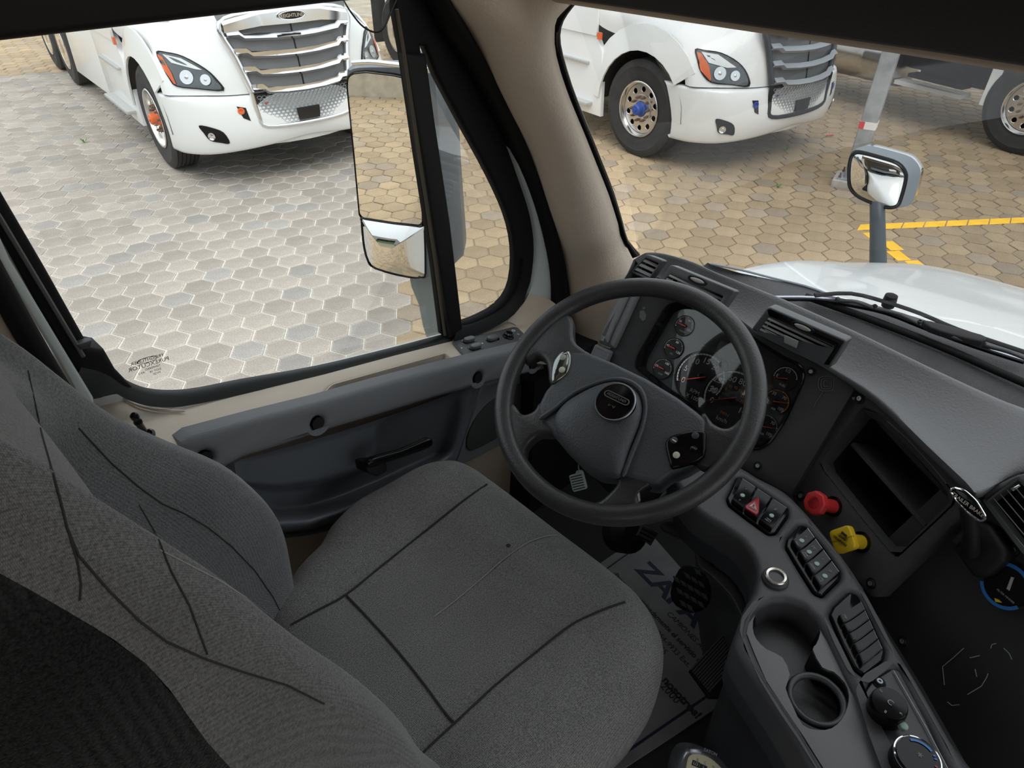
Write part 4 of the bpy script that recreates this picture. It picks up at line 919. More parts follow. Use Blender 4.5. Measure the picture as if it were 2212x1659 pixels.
slab('arm_cover', cr([onZ(u, v, 1.80) for u, v in ((1995, 690), (2040, 700), (2100, 716), (2130, 726), (2122, 736), (2060, 722), (2010, 706))], 2), (0, 0, 1), .014, M_black, wn, r=.004)

def rmirror(P, n, up, w_, h_, rad, k=5):
    n = V(n).normalized(); ex = V(up).cross(n).normalized(); ey = n.cross(ex)
    return fil([P + ex * a * w_ / 2 + ey * b * h_ / 2 for a, b in ((-1, -1), (1, -1), (1, 1), (-1, 1))], rad, k), n, ex, ey
# hood mirror
hm = thing('hood_mirror', 'rounded convex mirror in a chrome shell on a black stalk on the hood', 'mirror', onZ(1895, 562, 1.56))
dep = 2.30
hn = (-V((RT @ V((0, 0, 1))))).normalized(); hn = V((-.99, -.10, -.02)).normalized()
HM = PL(at(1897, 390, dep), hn, (0, -1, 0))
face = [(1842, 330), (1862, 329), (1905, 340), (1940, 352), (1957, 372), (1958, 392), (1948, 430), (1940, 447), (1925, 452), (1900, 448), (1856, 430), (1836, 412), (1830, 390), (1832, 350)]
fp_ = cr(HM.pts(face), 3); cf = sum(fp_, V()) / len(fp_)
glass_rows = []
for k, h in ((1.0, 0), (.97, .002), (.8, .007), (.55, .012), (.3, .0145), (.08, .0155)): glass_rows.append([cf + (p - cf) * .93 * k + hn * (h - .002) for p in fp_])
loft('convex_glass', glass_rows, M_mirror, hm, cu=True, cap=True, smooth=80)
bz = [[cf + (p - cf) * .92 + hn * -.004 for p in fp_], [cf + (p - cf) * .95 + hn * .004 for p in fp_], [cf + (p - cf) * 1.0 + hn * .002 for p in fp_], [cf + (p - cf) * 1.03 - hn * .012 for p in fp_]]
loft('bezel', bz, M_gloss, hm, cu=True)
ofs = V((0.0, -.022, .004))
loft('shell', [[cf + (p - cf) * 1.02 - hn * .008 for p in fp_], [cf + (p - cf) * 1.06 - hn * .03 + ofs * .3 for p in fp_], [cf + (p - cf) * 1.07 - hn * .055 + ofs for p in fp_]], mat('grey_shell', (.2, .23, .26), .4), hm, cu=True)
loft('chrome_back', [[cf + (p - cf) * 1.07 - hn * .055 + ofs for p in fp_], [cf + (p - cf) * 1.05 - hn * .085 + ofs * 1.2 for p in fp_], [cf + (p - cf) * .9 - hn * .11 + ofs * 1.2 for p in fp_], [cf + (p - cf) * .4 - hn * .125 + ofs for p in fp_]], M_chrome, hm, cu=True, cap=True)
base = onZ(1897, 580, 1.49)
tube('stalk', cr([base, base.lerp(cf, .3), base.lerp(cf, .6), cf - hn * .05 + V((0, 0, -.04))], 3, False), [.029, .028, .027, .026, .025, .025, .024, .024, .024, .024], mat('stalk_plastic', (.07, .085, .1), .4, bump=.3, scale=90), hm, 16)

# side mirror with flat upper and convex lower glass
smr = thing('side_mirror', 'tall black side mirror with flat upper glass above a small convex glass', 'mirror', at(860, 600, 1.62))
SM = PL(at(840, 330, 1.70), (-.95, -.30, .0), (0, -1, 0))
up_ = [(751, 190), (752, 168), (762, 160), (790, 157), (850, 164), (893, 174), (901, 190), (912, 480), (906, 486), (850, 480), (784, 470), (777, 462), (765, 330)]
upP = fil(SM.pts(up_), .008); cu_ = sum(upP, V()) / len(upP)
slab('flat_glass', upP, SM.n, .004, M_mirror, smr, r=.001, seg=1)
lo_ = [(782, 477), (786, 474), (850, 484), (911, 490), (915, 498), (917, 590), (910, 598), (895, 600), (860, 594), (812, 580), (796, 565), (787, 535), (783, 500)]
loP = cr(SM.pts(lo_), 2); cl = sum(loP, V()) / len(loP)
loft('convex_glass', [[cl + (p - cl) * k + SM.n * h for p in loP] for k, h in ((1, 0), (.98, .001), (.8, .010), (.55, .019), (.3, .024), (.06, .026))], M_mirror, smr, cu=True, cap=True, smooth=80)
M_mh = mat('mirror_housing', (.15, .175, .20), .38)
for nm, P, c in (('upper_bezel', upP, cu_), ('lower_bezel', loP, cl)):
    loft(nm, [[p - SM.n * .002 for p in P], [c + (p - c) * 1.02 + SM.n * .003 for p in P], [c + (p - c) * 1.035 - SM.n * .004 for p in P], [c + (p - c) * 1.04 - SM.n * .03 for p in P]], M_gloss, smr, cu=True)
hou = [(748, 160), (755, 147), (775, 141), (830, 140), (880, 142), (925, 150), (940, 165), (946, 210), (960, 400), (974, 560), (970, 576), (950, 592), (915, 605), (860, 600), (806, 582), (790, 560), (778, 480), (760, 300)]
hP = cr(SM.pts(hou, -.006), 2); ch = sum(hP, V()) / len(hP)
loft('housing', [[ch + (p - ch) * .98 + SM.n * .002 for p in hP], [p - SM.n * .02 for p in hP], [ch + (p - ch) * .99 - SM.n * .07 for p in hP], [ch + (p - ch) * .9 - SM.n * .11 for p in hP], [ch + (p - ch) * .5 - SM.n * .125 for p in hP]], M_mh, smr, cu=True, cap=True)
slab('housing_face', [ch + (p - ch) * .985 - SM.n * .008 for p in hP], SM.n, .02, M_mh, smr)
bk = [(880, 597), (945, 560), (960, 640), (958, 722), (918, 724), (900, 660)]
slab('mounting_arm', cr(SM.off(-.03).pts([(880, 590), (945, 570), (962, 640), (968, 740), (922, 740), (902, 660)]), 2), SM.n, .05, mat('mirror_arm', (.24, .28, .29), .45, bump=.3, scale=60), smr, r=.01)
tube('chrome_top_strip', cr([SM.uv(u, v, .012) for u, v in ((762, 136), (800, 134), (840, 138), (880, 143), (925, 152))], 3, False), .006, M_chrome, smr, 8)
tube('mirror_strut', [SM.uv(944, 735, -.05), SM.uv(944, 735, -.05) * .5 + V((1.2, 1.09, 1.5)) * .5, V((1.2, 1.07, 1.5))], .025, M_slate, smr, 12)
# black fender stub behind the vent glass top (chrome curl)
tube('chrome_curl', cr([SM.uv(u, v, -.14) for u, v in ((905, 100), (915, 112), (930, 135), (950, 160))], 3, False), .010, M_chrome, smr, 8)

# ================================================================= dashboard
dash = thing('dashboard', 'charcoal dashboard with gauges, air vents, switch banks and cup holder', 'dashboard', (1.1, .2, 1.75))
R0 = [(1370, 560), (1385, 551), (1402, 545), (1440, 549), (1500, 567), (1550, 590), (1670, 637), (1736, 666), (1850, 717), (1999, 789), (2149, 858), (2212, 882), (2270, 908), (2330, 935), (2420, 975), (2560, 1040)]
R3 = [(1340, 612), (1362, 587), (1385, 596), (1416, 601), (1450, 612), (1500, 632), (1600, 700), (1680, 740), (1800, 800), (1895, 860), (2000, 960), (2085, 1040), (2113, 1066), (2160, 1042), (2205, 1021), (2320, 1040)]
rows = []
e0 = [onZ(u, v, 1.935) for u, v in R0] + [V((1.12, -.6, 1.93)), V((1.1, -1.05, 1.93))]
e3 = [onZ(u, v, 1.885) for u, v in R3] + [V((.93, -.6, 1.88)), V((.95, -1.05, 1.88))]
for i in range(4): e3[i] = onZ(*R3[i], 1.90 - .005 * i)
def dl(t, dz): return [a.lerp(b, t) + V((0, 0, dz)) for a, b in zip(e0, e3)]
rows = [[p + V((.10, 0, -.10)) for p in e0], [p + V((.02, 0, -.02)) for p in e0], e0, dl(.12, .0), dl(.35, -.006), dl(.65, -.008), dl(.88, -.004), e3, [p + V((.012, 0, -.02)) for p in e3], [p + V((.05, 0, -.05)) for p in e3]]
pad = loft('dash_pad', refine(rows, 3, 2), M_dash, dash, smooth=80)
bpy.context.view_layer.update()
def vent_unit(cs, z1, z2, name, label, nl=4, roller=None, tab=None, fr=.16, inner=None, top_gap=.34):
    TL, TR, BR, BL = onZ(*cs[0], z1), onZ(*cs[1], z1), onZ(*cs[2], z2), onZ(*cs[3], z2)
    n = (TR - TL).cross(BL - TL).normalized()
    if n.z < 0: n = -n
    TL, TR, BR, BL = [plq.uv(*c) for plq in [PL((TL + TR + BR + BL) / 4 + n * .009, n)] for c in cs]
    def q(s_, t): return TL.lerp(TR, s_).lerp(BL.lerp(BR, s_), t)
    vt = thing(name, None, None); vt.parent = dash; LOC[vt.name] = LOC[dash.name]
    if label: vt['label'] = label
    hole = [q(.09, top_gap), q(.91, top_gap), q(.91, .97), q(.09, .97)]
    slab('vent_frame', fil([q(0, 0), q(1, 0), q(1, 1), q(0, 1)], .006), n, .024, mat('satin_vent', (.085, .09, .095), .33), vt, r=.003, holes=[fil(hole, .003)])
    slab('vent_duct', [p - n * .026 for p in hole], n, .003, M_gloss, vt)
    ey = (q(.5, 0) - q(.5, 1)).normalized(); hgt = (hole[0] - hole[3]).length
    for k in range(nl):
        t = top_gap + (.95 - top_gap) * (k + .5) / nl; a, b = q(.09, t), q(.91, t); wv = hgt / nl * .42; tilt = n * .004
        box_ = slab('louvre', [a + ey * wv + tilt * .2 - n * .003, b + ey * wv + tilt * .2 - n * .003, b - ey * wv - n * .0075, a - ey * wv - n * .0075], n + ey * .5, .0022, mat('louvre', (.32, .33, .33), .35), vt, r=.0006, seg=1)
    if roller:
        c = q(*roller) + n * .001; ex_ = (TR - TL).normalized()
        lathe('roller_well', [(.001, 0), (.001, .001)], c, n, M_black, vt, 6) if False else None
        slab('thumb_wheel', [c + ex_ * math.cos(a) * .016 + ey * math.sin(a) * .0045 + n * .003 for a in [k * PI / 8 for k in range(16)]], n, .006, M_chrome if tab is None and False else mat('pale_wheel', (.42, .42, .40), .3), vt, r=.002)
        tube('wheel_slot', [c + ex_ * math.cos(a) * .021 + ey * math.sin(a) * .0065 for a in [k * PI / 10 for k in range(20)]], .0016, M_black, vt, 6, True)
    if tab:
        c = q(*tab) + n * .006; ex_ = (TR - TL).normalized()
        slab('vane_tab', [c + ex_ * a * .016 + ey * b * .007 for a, b in ((-1, 1), (.75, 1), (1, -1), (-.55, -1))], n, .003, mat('tab_grey', (.33, .34, .35), .35), vt, r=.001)
    return vt, q, n
vent_unit([(1448, 571), (1588, 628), (1551, 680), (1411, 622)], 1.950, 1.895, 'air_vent', 'wide dash vent left of the two behind the wheel rim', roller=(.48, .16), nl=4)
vent_unit([(1659, 662), (1829, 736), (1790, 797), (1622, 712)], 1.952, 1.895, 'air_vent', 'wide dash vent with pale tab right of the wheel rim', roller=(.50, .16), tab=(.48, .72), nl=4)
vent_unit([(1397, 549), (1432, 562), (1403, 603), (1362, 586)], 1.946, 1.903, 'corner_vent', 'small square corner vent beside the pillar', nl=3, top_gap=.2)

# ------------------------------------------------ gauge fascia
t35 = math.radians(35)
GP = PL(onZ(1720, 800, 1.86), (-math.cos(t35), 0, math.sin(t35)), (0, -1, 0))
fas = [(1378, 612), (1420, 598), (1480, 618), (1560, 660), (1640, 722), (1795, 800), (1848, 838), (1709, 1070), (1600, 1012), (1450, 930), (1290, 850), (1312, 765)]
open_ = [(1372, 794), (1376, 770), (1438, 660), (1462, 652), (1490, 656), (1600, 712), (1700, 774), (1727, 784), (1739, 803), (1736, 824), (1698, 908), (1664, 958), (1638, 974), (1610, 968), (1500, 895)]
opn = fil(GP.pts(open_), .01)
slab('gauge_fascia', GP.pts(fas), GP.n, .05, M_fascia, dash, r=.003, holes=[opn], seg=2)
clus = thing('gauge_cluster', None, None); clus.parent = dash; LOC[clus.name] = LOC[dash.name]
co = sum(opn, V()) / len(opn)
GF = GP.off(-.022)
inn = fil(GF.pts([(1383, 797), (1390, 785), (1452, 704), (1476, 682), (1492, 681), (1600, 734), (1700, 787), (1721, 814), (1721, 830), (1680, 912), (1658, 948), (1638, 957), (1612, 948), (1500, 875)]), .008)
loft('cluster_hood', [[p + GP.n * .002 for p in opn], [co + (p - co) * .985 + GP.n * .004 for p in opn], [co + (p - co) * .965 - GP.n * .006 for p in opn], [co + (p - co) * .93 - GP.n * .024 for p in opn]], M_gloss, clus, cu=True)
slab('dial_plate', [co + (p - co) * .97 - GP.n * .024 for p in opn], GP.n, .01, mat('dial_grey', (.035, .037, .04), .5), clus)
GD = GP.off(-.022)
def arc_band(name, c, r1, r2, a0, a1, m, par, n=28, pl=GD, off=.0006):
    bm = bmesh.new(); A = []
    for k in range(n + 1):
        a = math.radians(lerp(a0, a1, k / n)); d = pl.ex * math.cos(a) + pl.ey * math.sin(a); A.append((bm.verts.new(c + d * r1 + pl.n * off), bm.verts.new(c + d * r2 + pl.n * off)))
    for k in range(n): bm.faces.new((A[k][0], A[k][1], A[k + 1][1], A[k + 1][0]))
    return build(name, bm, m, par, smooth=0)
def gauge(u, v, r, a0, a1, nums, needle, cap_=None, numsz=.0085, ticks=0, sub=None, arcm=M_txt, name='gauge', label=None, numr=.70):
    r *= 1.92; numsz *= 2.0; cap_ = [(a, b * 1.72, m) for a, b, m in (cap_ or [])]
    c = GD.uv(u, v); g = thing(name, None, None); g.parent = clus; LOC[g.name] = LOC[dash.name]
    if label: g['label'] = label
    lathe('dial_face', [(r * 1.12, 0), (r * 1.10, .003), (r * 1.04, .003), (r * 1.03, .0006), (.001, .0006)], c - GD.n * .0006, GD.n, mat('dial_black', (.010, .010, .011), .5), g, 36)
    arc_band('scale', c, r * .94, r, a0, a1, arcm, g, off=.001)
    for k in range(ticks + 1):
        a = math.radians(lerp(a0, a1, k / ticks)) if ticks else 0; d = GD.ex * math.cos(a) + GD.ey * math.sin(a); s_ = GD.n.cross(d)
        P = [c + d * r * .90 + s_ * .0004, c + d * r * 1.0 + s_ * .0004, c + d * r * 1.0 - s_ * .0004, c + d * r * .90 - s_ * .0004]
        slab('tick', [p + GD.n * .0016 for p in P], GD.n, .0003, M_blk if ticks > 12 else M_txt, g, smooth=0)
    for s_, f_ in nums:
        a = math.radians(lerp(a0, a1, f_)); d = GD.ex * math.cos(a) + GD.ey * math.sin(a)
        text('numeral', s_, c + d * r * numr + GD.n * .0012, GD.ex, GD.ey, numsz, M_txt, g)
    if sub:
        for s_, f_ in sub:
            a = math.radians(lerp(a0, a1, f_)); d = GD.ex * math.cos(a) + GD.ey * math.sin(a)
            text('mph_numeral', s_, c + d * r * .42 + GD.n * .0012, GD.ex, GD.ey, .0085, M_ora, g)
    a = math.radians(lerp(a0, a1, needle)); d = GD.ex * math.cos(a) + GD.ey * math.sin(a); s_ = GD.n.cross(d)
    slab('needle', [c - d * r * .22 + s_ * .0012 + GD.n * .005, c + d * r * .92 + s_ * .0004 + GD.n * .004, c + d * r * .92 - s_ * .0004 + GD.n * .004, c - d * r * .22 - s_ * .0012 + GD.n * .005], GD.n, .001, M_redp, g)
    lathe('needle_hub', [(r * .17, 0), (r * .16, .0035), (.002, .004)], c, GD.n, M_gloss, g, 20)
    if cap_:
        for k, (s_, sz, m_) in enumerate(cap_): text('caption', s_, c - GD.ey * (r * .62 + k * sz * 1.05) + GD.ex * r * .05 + GD.n * .001, GD.ex, GD.ey, sz, m_, g)
    return c
A0, A1 = 212, -22
gauge(1513, 816, .0262, A0, A1, [('0', 0), ('5', .17), ('10', .34), ('15', .5), ('20', .66), ('25', .83), ('30', .99)], .0, [('RPM', .0068, M_txt), ('X 100', .0068, M_txt)], .0085, 30, name='tachometer', numr=.72)
gauge(1579, 860, .0285, A0, A1, [('0', 0), ('20', .14), ('40', .29), ('60', .43), ('80', .57), ('100', .71), ('120', .86), ('140', 1)], .0, [('MPH', .0055, M_ora), ('km/h', .007, M_txt)], .0085, 14, sub=[('5', .05), ('15', .17), ('25', .28), ('35', .4), ('45', .52), ('55', .64), ('65', .76), ('75', .88)], name='speedometer')
for (u, v), lb, n_, cp_ in (((1479, 704), 'TRANS', [('50', .2), ('90', .6), ('150', 1)], 0), ((1455, 752), 'OIL', [('40', .1), ('80', .55), ('120', 1)], 0), ((1431, 796), 'TEMP', [('50', .1), ('100', .6), ('160', 1)], 0)):
    gauge(u, v, .0105, 200, -20, n_, .1, [(lb, .0028, M_txtd)], .0034, 4, name='small_gauge', arcm=M_txtd)
gauge(1696, 818, .0115, 190, 20, [('E', .05), ('1/2', .55)], -.05, [('FUEL', .0034, M_txt)], .0042, 4, name='fuel_gauge')
gauge(1677, 868, .0122, 200, -40, [('0', .0), ('35', .3), ('70', .62), ('105', .98)], .76, [('AIR', .0034, M_txt)], .0042, 4, name='air_gauge', arcm=M_ora)
gauge(1652, 922, .0122, 200, -40, [('35', .3), ('70', .62), ('105', .98)], .76, [('AIR', .0034, M_txt)], .0042, 4, name='air_gauge', arcm=M_txtd)
slab('lcd_screen', GD.off(.002).pts([(1556, 733), (1612, 762), (1600, 783), (1545, 757)]), GD.n, .003, mat('lcd', (.07, .085, .08), .25), clus, r=.001)
slab('upper_dial_mask', GD.off(.001).pts([(1500, 735), (1700, 830), (1690, 860), (1655, 840), (1625, 812), (1600, 790), (1545, 765), (1500, 752)]), GD.n, .002, mat('mask_grey', (.045, .047, .05), .4), clus, r=.0006)
lathe('trip_button', [(.009, 0), (.0088, .004), (.007, .006), (.001, .006)], GD.uv(1563, 788, .002), GD.n, M_gloss, clus, 16)
slab('cluster_lens', [co + (p - co) * .955 - GP.n * .010 for p in opn], GP.n + V((-.0, .10, -.05)), .0015, glass_mat('cluster_cover', (.98, .98, .98), 1.6, .03), clus)
def hexscrew(P, n, par, r=.0055, well=True):
    sw = lathe('screw', [(r * 1.5, 0), (r * 1.4, .001), (r * 1.15, .0005), (r, .002), (r * .9, .0035), (r * .5, .0035), (r * .45, .001)], P, n, M_black, par, 16)
    lathe('screw_head', [(r * .7, 0), (r * .65, .0035), (r * .35, .0035), (r * .3, .0015)], P + n * .0004, n, M_galv, sw, 12)
for u, v in ((1637, 1006), (1752, 803)): hexscrew(GP.uv(u, v, .0006), GP.n, dash)
# sticker residues on the fascia
M_res = mat('glue_residue', (.085, .085, .08), .5)
def blob(pts_, pl, m, par, name='sticker_residue', off=.0008): return slab(name, pl.off(off).pts(pts_), pl.n, .0012, m, par, smooth=0)
for P in (((1382, 672), (1390, 670), (1396, 680), (1394, 690), (1388, 694), (1381, 686)), ((1387, 664), (1392, 662), (1394, 667), (1389, 669))): blob(P, GP, M_res, dash)
for k in range(3):
    tube('rose_outline', [GP.uv(1784 + (17 - 5 * k) * math.cos(a) + k, 829 + (18 - 5 * k) * math.sin(a) + (2 * math.sin(3 * a)), .001) for a in [j * PI / 9 for j in range(18)]], .0006, M_res, dash, 4, True)
tube('rose_stem', [GP.uv(*p, .001) for p in ((1778, 846), (1770, 858), (1762, 870), (1757, 882))], .0007, M_res, dash, 4)
# padded roll at the left end of the dash
slab('side_roll', fil(GP.off(.02).pts([(1352, 600), (1385, 612), (1350, 690), (1321, 752), (1286, 738), (1318, 660)]), .006), GP.n, .06, M_dash, dash, r=.018, seg=5)
tube('roll_stitch', [GP.off(.021).uv(*p) for p in ((1372, 618), (1350, 664), (1328, 712), (1314, 742))], .0012, M_seam, dash, 6)
slab('end_cap', fil(GP.off(.016).pts([(1284, 741), (1319, 757), (1300, 800), (1262, 790)]), .006), GP.n, .06, M_grey, dash, r=.008)

# ------------------------------------------------ centre panel turned to the driver
a22, a28 = math.radians(22), math.radians(28)
CPn = V((-math.cos(a22) * math.cos(a28), math.cos(a22) * math.sin(a28), math.sin(a22)))
CP = PL(onZ(1850, 842, 1.862), CPn, (0, -1, 0))
cpo = [(1843, 842), (1852, 838), (1880, 853), (1938, 893), (2013, 966), (2079, 1045), (2083, 1060), (2079, 1110), (1895, 1290), (1880, 1290), (1790, 1190), (1708, 1075), (1709, 1062)]
op = [(1883, 902), (1893, 904), (1950, 955), (2010, 1020), (2053, 1070), (2050, 1084), (1945, 1193), (1870, 1100), (1794, 1006)]
op2 = [(1861, 884), (1868, 882), (1900, 896), (1960, 950), (2020, 1016), (2062, 1070), (2060, 1086), (1937, 1202), (1932, 1202), (1850, 1104), (1768, 1001)]
lipF = CP.pts(op2); inF = CP.pts(op, -.028)
cpl = slab('centre_panel', fil(CP.pts(cpo), .006), CPn, .05, M_rib, dash, r=.006, holes=[fil(lipF, .006)], seg=3)
def resamp(L_, n):
    d = [0.0]
    for i in range(len(L_)): d.append(d[-1] + (L_[(i + 1) % len(L_)] - L_[i]).length)
    out = []
    for k in range(n):
        t = d[-1] * k / n; i = max(j for j in range(len(L_)) if d[j] <= t); f_ = (t - d[i]) / max(1e-9, d[i + 1] - d[i]); out.append(L_[i].lerp(L_[(i + 1) % len(L_)], f_))
    return out
def match(A, B, n=44):
    """resample two loops by angle about their centres"""
    def by(L_):
        c = sum(L_, V()) / len(L_); R_ = resamp(L_, 400); an = [math.atan2((p - c).dot(CP.ey), (p - c).dot(CP.ex)) for p in R_]; out = []
        for k in range(n):
            a = -PI + 2 * PI * (k + .5) / n; i = min(range(400), key=lambda j: abs(math.atan2(math.sin(an[j] - a), math.cos(an[j] - a)))); out.append(R_[i])
        return out
    return by(A), by(B)
la, lb_ = match(lipF, inF)
cub = thing('storage_cubby', None, None); cub.parent = dash; LOC[cub.name] = LOC[dash.name]
loft('cubby_bevel', [[p for p in la], [p + (q_ - p) * .5 for p, q_ in zip(la, lb_)], lb_], M_rib, cub, cu=True, smooth=30)
lc = [p - CPn * .16 for p in lb_]
loft('cubby_wall', [lb_, lc], M_black, cub, cu=True)
slab('cubby_back', lc, CPn, .004, M_black, cub)
sh = CP.pts([(1835, 961), (1842, 955), (2000, 1132), (1996, 1141)], -.026)
slab('cubby_shelf', sh, CPn, .13, M_rib, cub, r=.002)
slab('cubby_top_ledge', CP.pts([(1886, 904), (1893, 904), (1950, 955), (2053, 1071), (2050, 1078), (1945, 968)], -.03), CPn, .01, M_black, cub)
for u, v in ((1858, 861), (1731, 1071), (1882, 1260)): hexscrew(CP.uv(u, v, .0006), CPn, dash, .0065)
blob(((1840, 859), (1846, 857), (1846, 862), (1842, 864)), CP, M_mint, dash, 'chipped_paint')
# brake valve knobs (pulled out along the panel normal)
def knob(label, cat, u, v, u0, v0, L_, shape, m, rot):
    b = CP.uv(u0, v0, 0); t = thing('brake_knob', label, None, (0, 0, 0)); t.parent = dash; t.location = (0, 0, 0); LOC[t.name] = LOC[dash.name]
    f_ = None
    for k in range(60):
        L2 = .02 + k * .001; q_ = px(b + CPn * L2)
        if f_ is None or abs(q_[0] - u) < f_[0]: f_ = (abs(q_[0] - u), L2)
    tip = CP.off(L_).uv(u, v); d = (tip - b).normalized()
    tube('shaft', [b - d * .02, b, tip], [.0125, .0125, .0115], m, t, 16)
    ex_ = CP.ex; ey_ = d.cross(ex_).normalized() * -1; ex_ = ey_.cross(d) * -1
    if ey_.z < 0: ey_ = -ey_
    if shape == 8: P = [tip + (ex_ * math.cos(rot + k * PI / 4) + ey_ * math.sin(rot + k * PI / 4)) * .0225 for k in range(8)]; P = fil(P, .002, 2)
    else: P = fil([tip + (ex_ * math.cos(rot + k * PI / 2) + ey_ * math.sin(rot + k * PI / 2)) * .0285 for k in range(4)], .008)
    slab('knob_face', P, d, .012, m, t, r=.003)
    lathe('knob_collar', [(.0125, 0), (.017, .006), (.021, .012)], tip - d * .022, d, m, t, 16)
    lathe('bore', [(.0185, .0004), (.0185, .001), (.001, .001)], b, CPn, M_gloss, t, 24)
    return t, tip, ex_, ey_, d
knob('red octagonal push-pull brake knob on the ribbed centre panel', 'brake knob', 1757, 1086, 1800, 1094, .055, 8, M_red, PI / 8)
yk, tip, ex_, ey_, d_ = knob('yellow diamond-shaped parking brake knob below the red one', 'brake knob', 1818, 1165, 1860, 1171, .055, 4, M_yel, .12)
tl = PL(tip + d_ * .0003, d_, ex_)
# lettering lies upside down on the pulled knob, as in the photo
def ytxt(s_, a, b, sz, ang=0, w_=1.0): e = tl.ex * math.cos(ang) + tl.ey * math.sin(ang); f_ = d_.cross(e); text('knob_lettering', s_, tl.loc(a, b, .0003), e, f_, sz, M_blk, yk, wide=w_)
ytxt('PARKING', -.001, -.0035, .0068, PI); ytxt('BRAKE', .0, .003, .0048, PI); ytxt('PULL TO APPLY', .008, .010, .003, PI + .8); ytxt('PUSH TO RELEASE', -.008, -.010, .003, PI + .8)
slab('truck_symbol', [tl.loc(a, b, .0005) for a, b in ((-.006, .008), (.005, .008), (.005, .0115), (.001, .0115), (-.006, .0125))], d_, .0006, M_blk, yk)

# ------------------------------------------------ trailer brake lever and right-hand fascia
RP = CP.off(-.03)
slab('lower_fascia', RP.pts([(2060, 1030), (2120, 1075), (2215, 1140), (2420, 1320), (2500, 1750), (2150, 1760), (1990, 1480), (1900, 1335), (1860, 1285), (1900, 1180)]), CPn, .03, M_fascia, dash)
slab('side_fascia', RP.off(.002).pts([(2079, 1048), (2120, 1075), (2230, 1010), (2400, 1050), (2400, 1320), (2215, 1240), (2082, 1110)]), CPn, .02, M_fascia, dash)
hexscrew(RP.uv(2189, 1188, .003), CPn, dash, .007)
hexscrew(RP.uv(1951, 1385, .001), CPn, dash, .006)
tb = thing('trailer_brake_lever', 'chrome-edged lever lettered TRAILER BRAKE on the right of the dash', 'lever', RP.uv(2110, 1200))
TB = RP.off(.035)
slab('lever_housing', fil(TB.pts([(2046, 1170), (2100, 1120), (2135, 1135), (2172, 1190), (2166, 1215), (2130, 1245), (2105, 1250), (2090, 1235)]), .006), CPn, .05, M_black, tb, r=.008)
slab('lever_gate', fil(TB.off(.002).pts([(2062, 1180), (2096, 1150), (2118, 1196), (2086, 1208)]), .003), CPn, .004, M_gloss, tb, r=.001)
hp_ = TB.off(.05); hc_ = hp_.uv(2088, 1090)
tube('lever_stem', [TB.uv(2096, 1192, 0), TB.uv(2098, 1150, .03), hp_.uv(2092, 1100, -.008)], [.013, .0105, .012], M_black, tb, 12)
lev = fil(hp_.pts([(2053, 1058), (2064, 1053), (2085, 1060), (2110, 1083), (2129, 1115), (2127, 1124), (2116, 1126), (2092, 1108), (2066, 1082)]), .006)
slab('lever_head', lev, CPn, .014, M_gloss, tb, r=.004)
tube('chrome_rim', [p + CPn * .001 for p in lev], .0018, M_chrome, tb, 6, True)
dx = (hp_.uv(2122, 1112) - hp_.uv(2060, 1066)).normalized(); text('lever_lettering', 'TRAILER BRAKE', hp_.uv(2090, 1090, .0008), dx, CPn.cross(dx), .0078, mat('cream_print', (.7, .66, .55), .6), tb, wide=.95)
# right vent
def rv(): 
    vt = thing('air_vent', None, None); vt.parent = dash; LOC[vt.name] = LOC[dash.name]; vt['label'] = 'louvred vent at the right edge of the photo'
    P = RP.off(.03)
    hole = [(2131, 1083), (2196, 1038), (2330, 1120), (2330, 1280), (2212, 1190)]
    slab('vent_frame', fil(P.pts([(2117, 1072), (2150, 1047), (2205, 1022), (2240, 1020), (2400, 1110), (2400, 1330), (2215, 1200)]), .01), CPn, .03, mat('satin_vent', (.085, .09, .095), .33), vt, r=.004, holes=[P.pts(hole)])
    slab('vent_duct', P.pts(hole, -.026), CPn, .003, M_gloss, vt)
    for k in range(6):
        a = (2134 + k * 14.5, 1082 - k * 9.5); b = (a[0] + 150, a[1] + 178)
        A, B = P.uv(*a, -.002), P.uv(*b, -.002); e = (B - A).normalized(); s_ = CPn.cross(e)
        slab('louvre', [A, B, B + s_ * -.009 - CPn * .010, A + s_ * -.009 - CPn * .010], CPn + s_, .0018, mat('louvre', (.32, .33, .33), .35), vt)
    slab('vane_tab', P.pts([(2182, 1056), (2200, 1046), (2204, 1050), (2188, 1062)], .004), CPn, .003, M_chrome, vt, r=.001)
rv()
# round cap with blue tape
RC = RP.off(.012); c = RC.uv(2174, 1266); rc = thing('round_filter_window', 'round clear gauge window ringed with torn blue tape on the dash', 'gauge', c)
lathe('clear_cover', [(.030, -.01), (.031, .0), (.029, .004), (.001, .0045)], c, CPn, M_gloss, rc, 32)
arc_band('blue_tape', c, .029, .0345, 20, 170, mat('blue_tape', (.02, .16, .5), .5), rc, 20, RC, .004); arc_band('blue_tape', c, .0285, .0335, 205, 330, mat('blue_tape', (.02, .16, .5), .5), rc, 20, RC, .0045)
slab('yellow_flag', RC.pts([(2148, 1292), (2158, 1296), (2164, 1302), (2150, 1300)], .006), CPn, .001, M_yel, rc)
slab('silver_highlight_strip', RC.pts([(2184, 1246), (2190, 1248), (2180, 1276), (2174, 1272)], .006), CPn, .001, mat('highlight_silver', (.4, .42, .38), .3), rc)  # pale strip painted as a highlight on the round cover
text('gauge_print', 'FILTER MINDER', RC.uv(2172, 1288, .0055), dx, CPn.cross(dx), .004, M_txtd, rc)
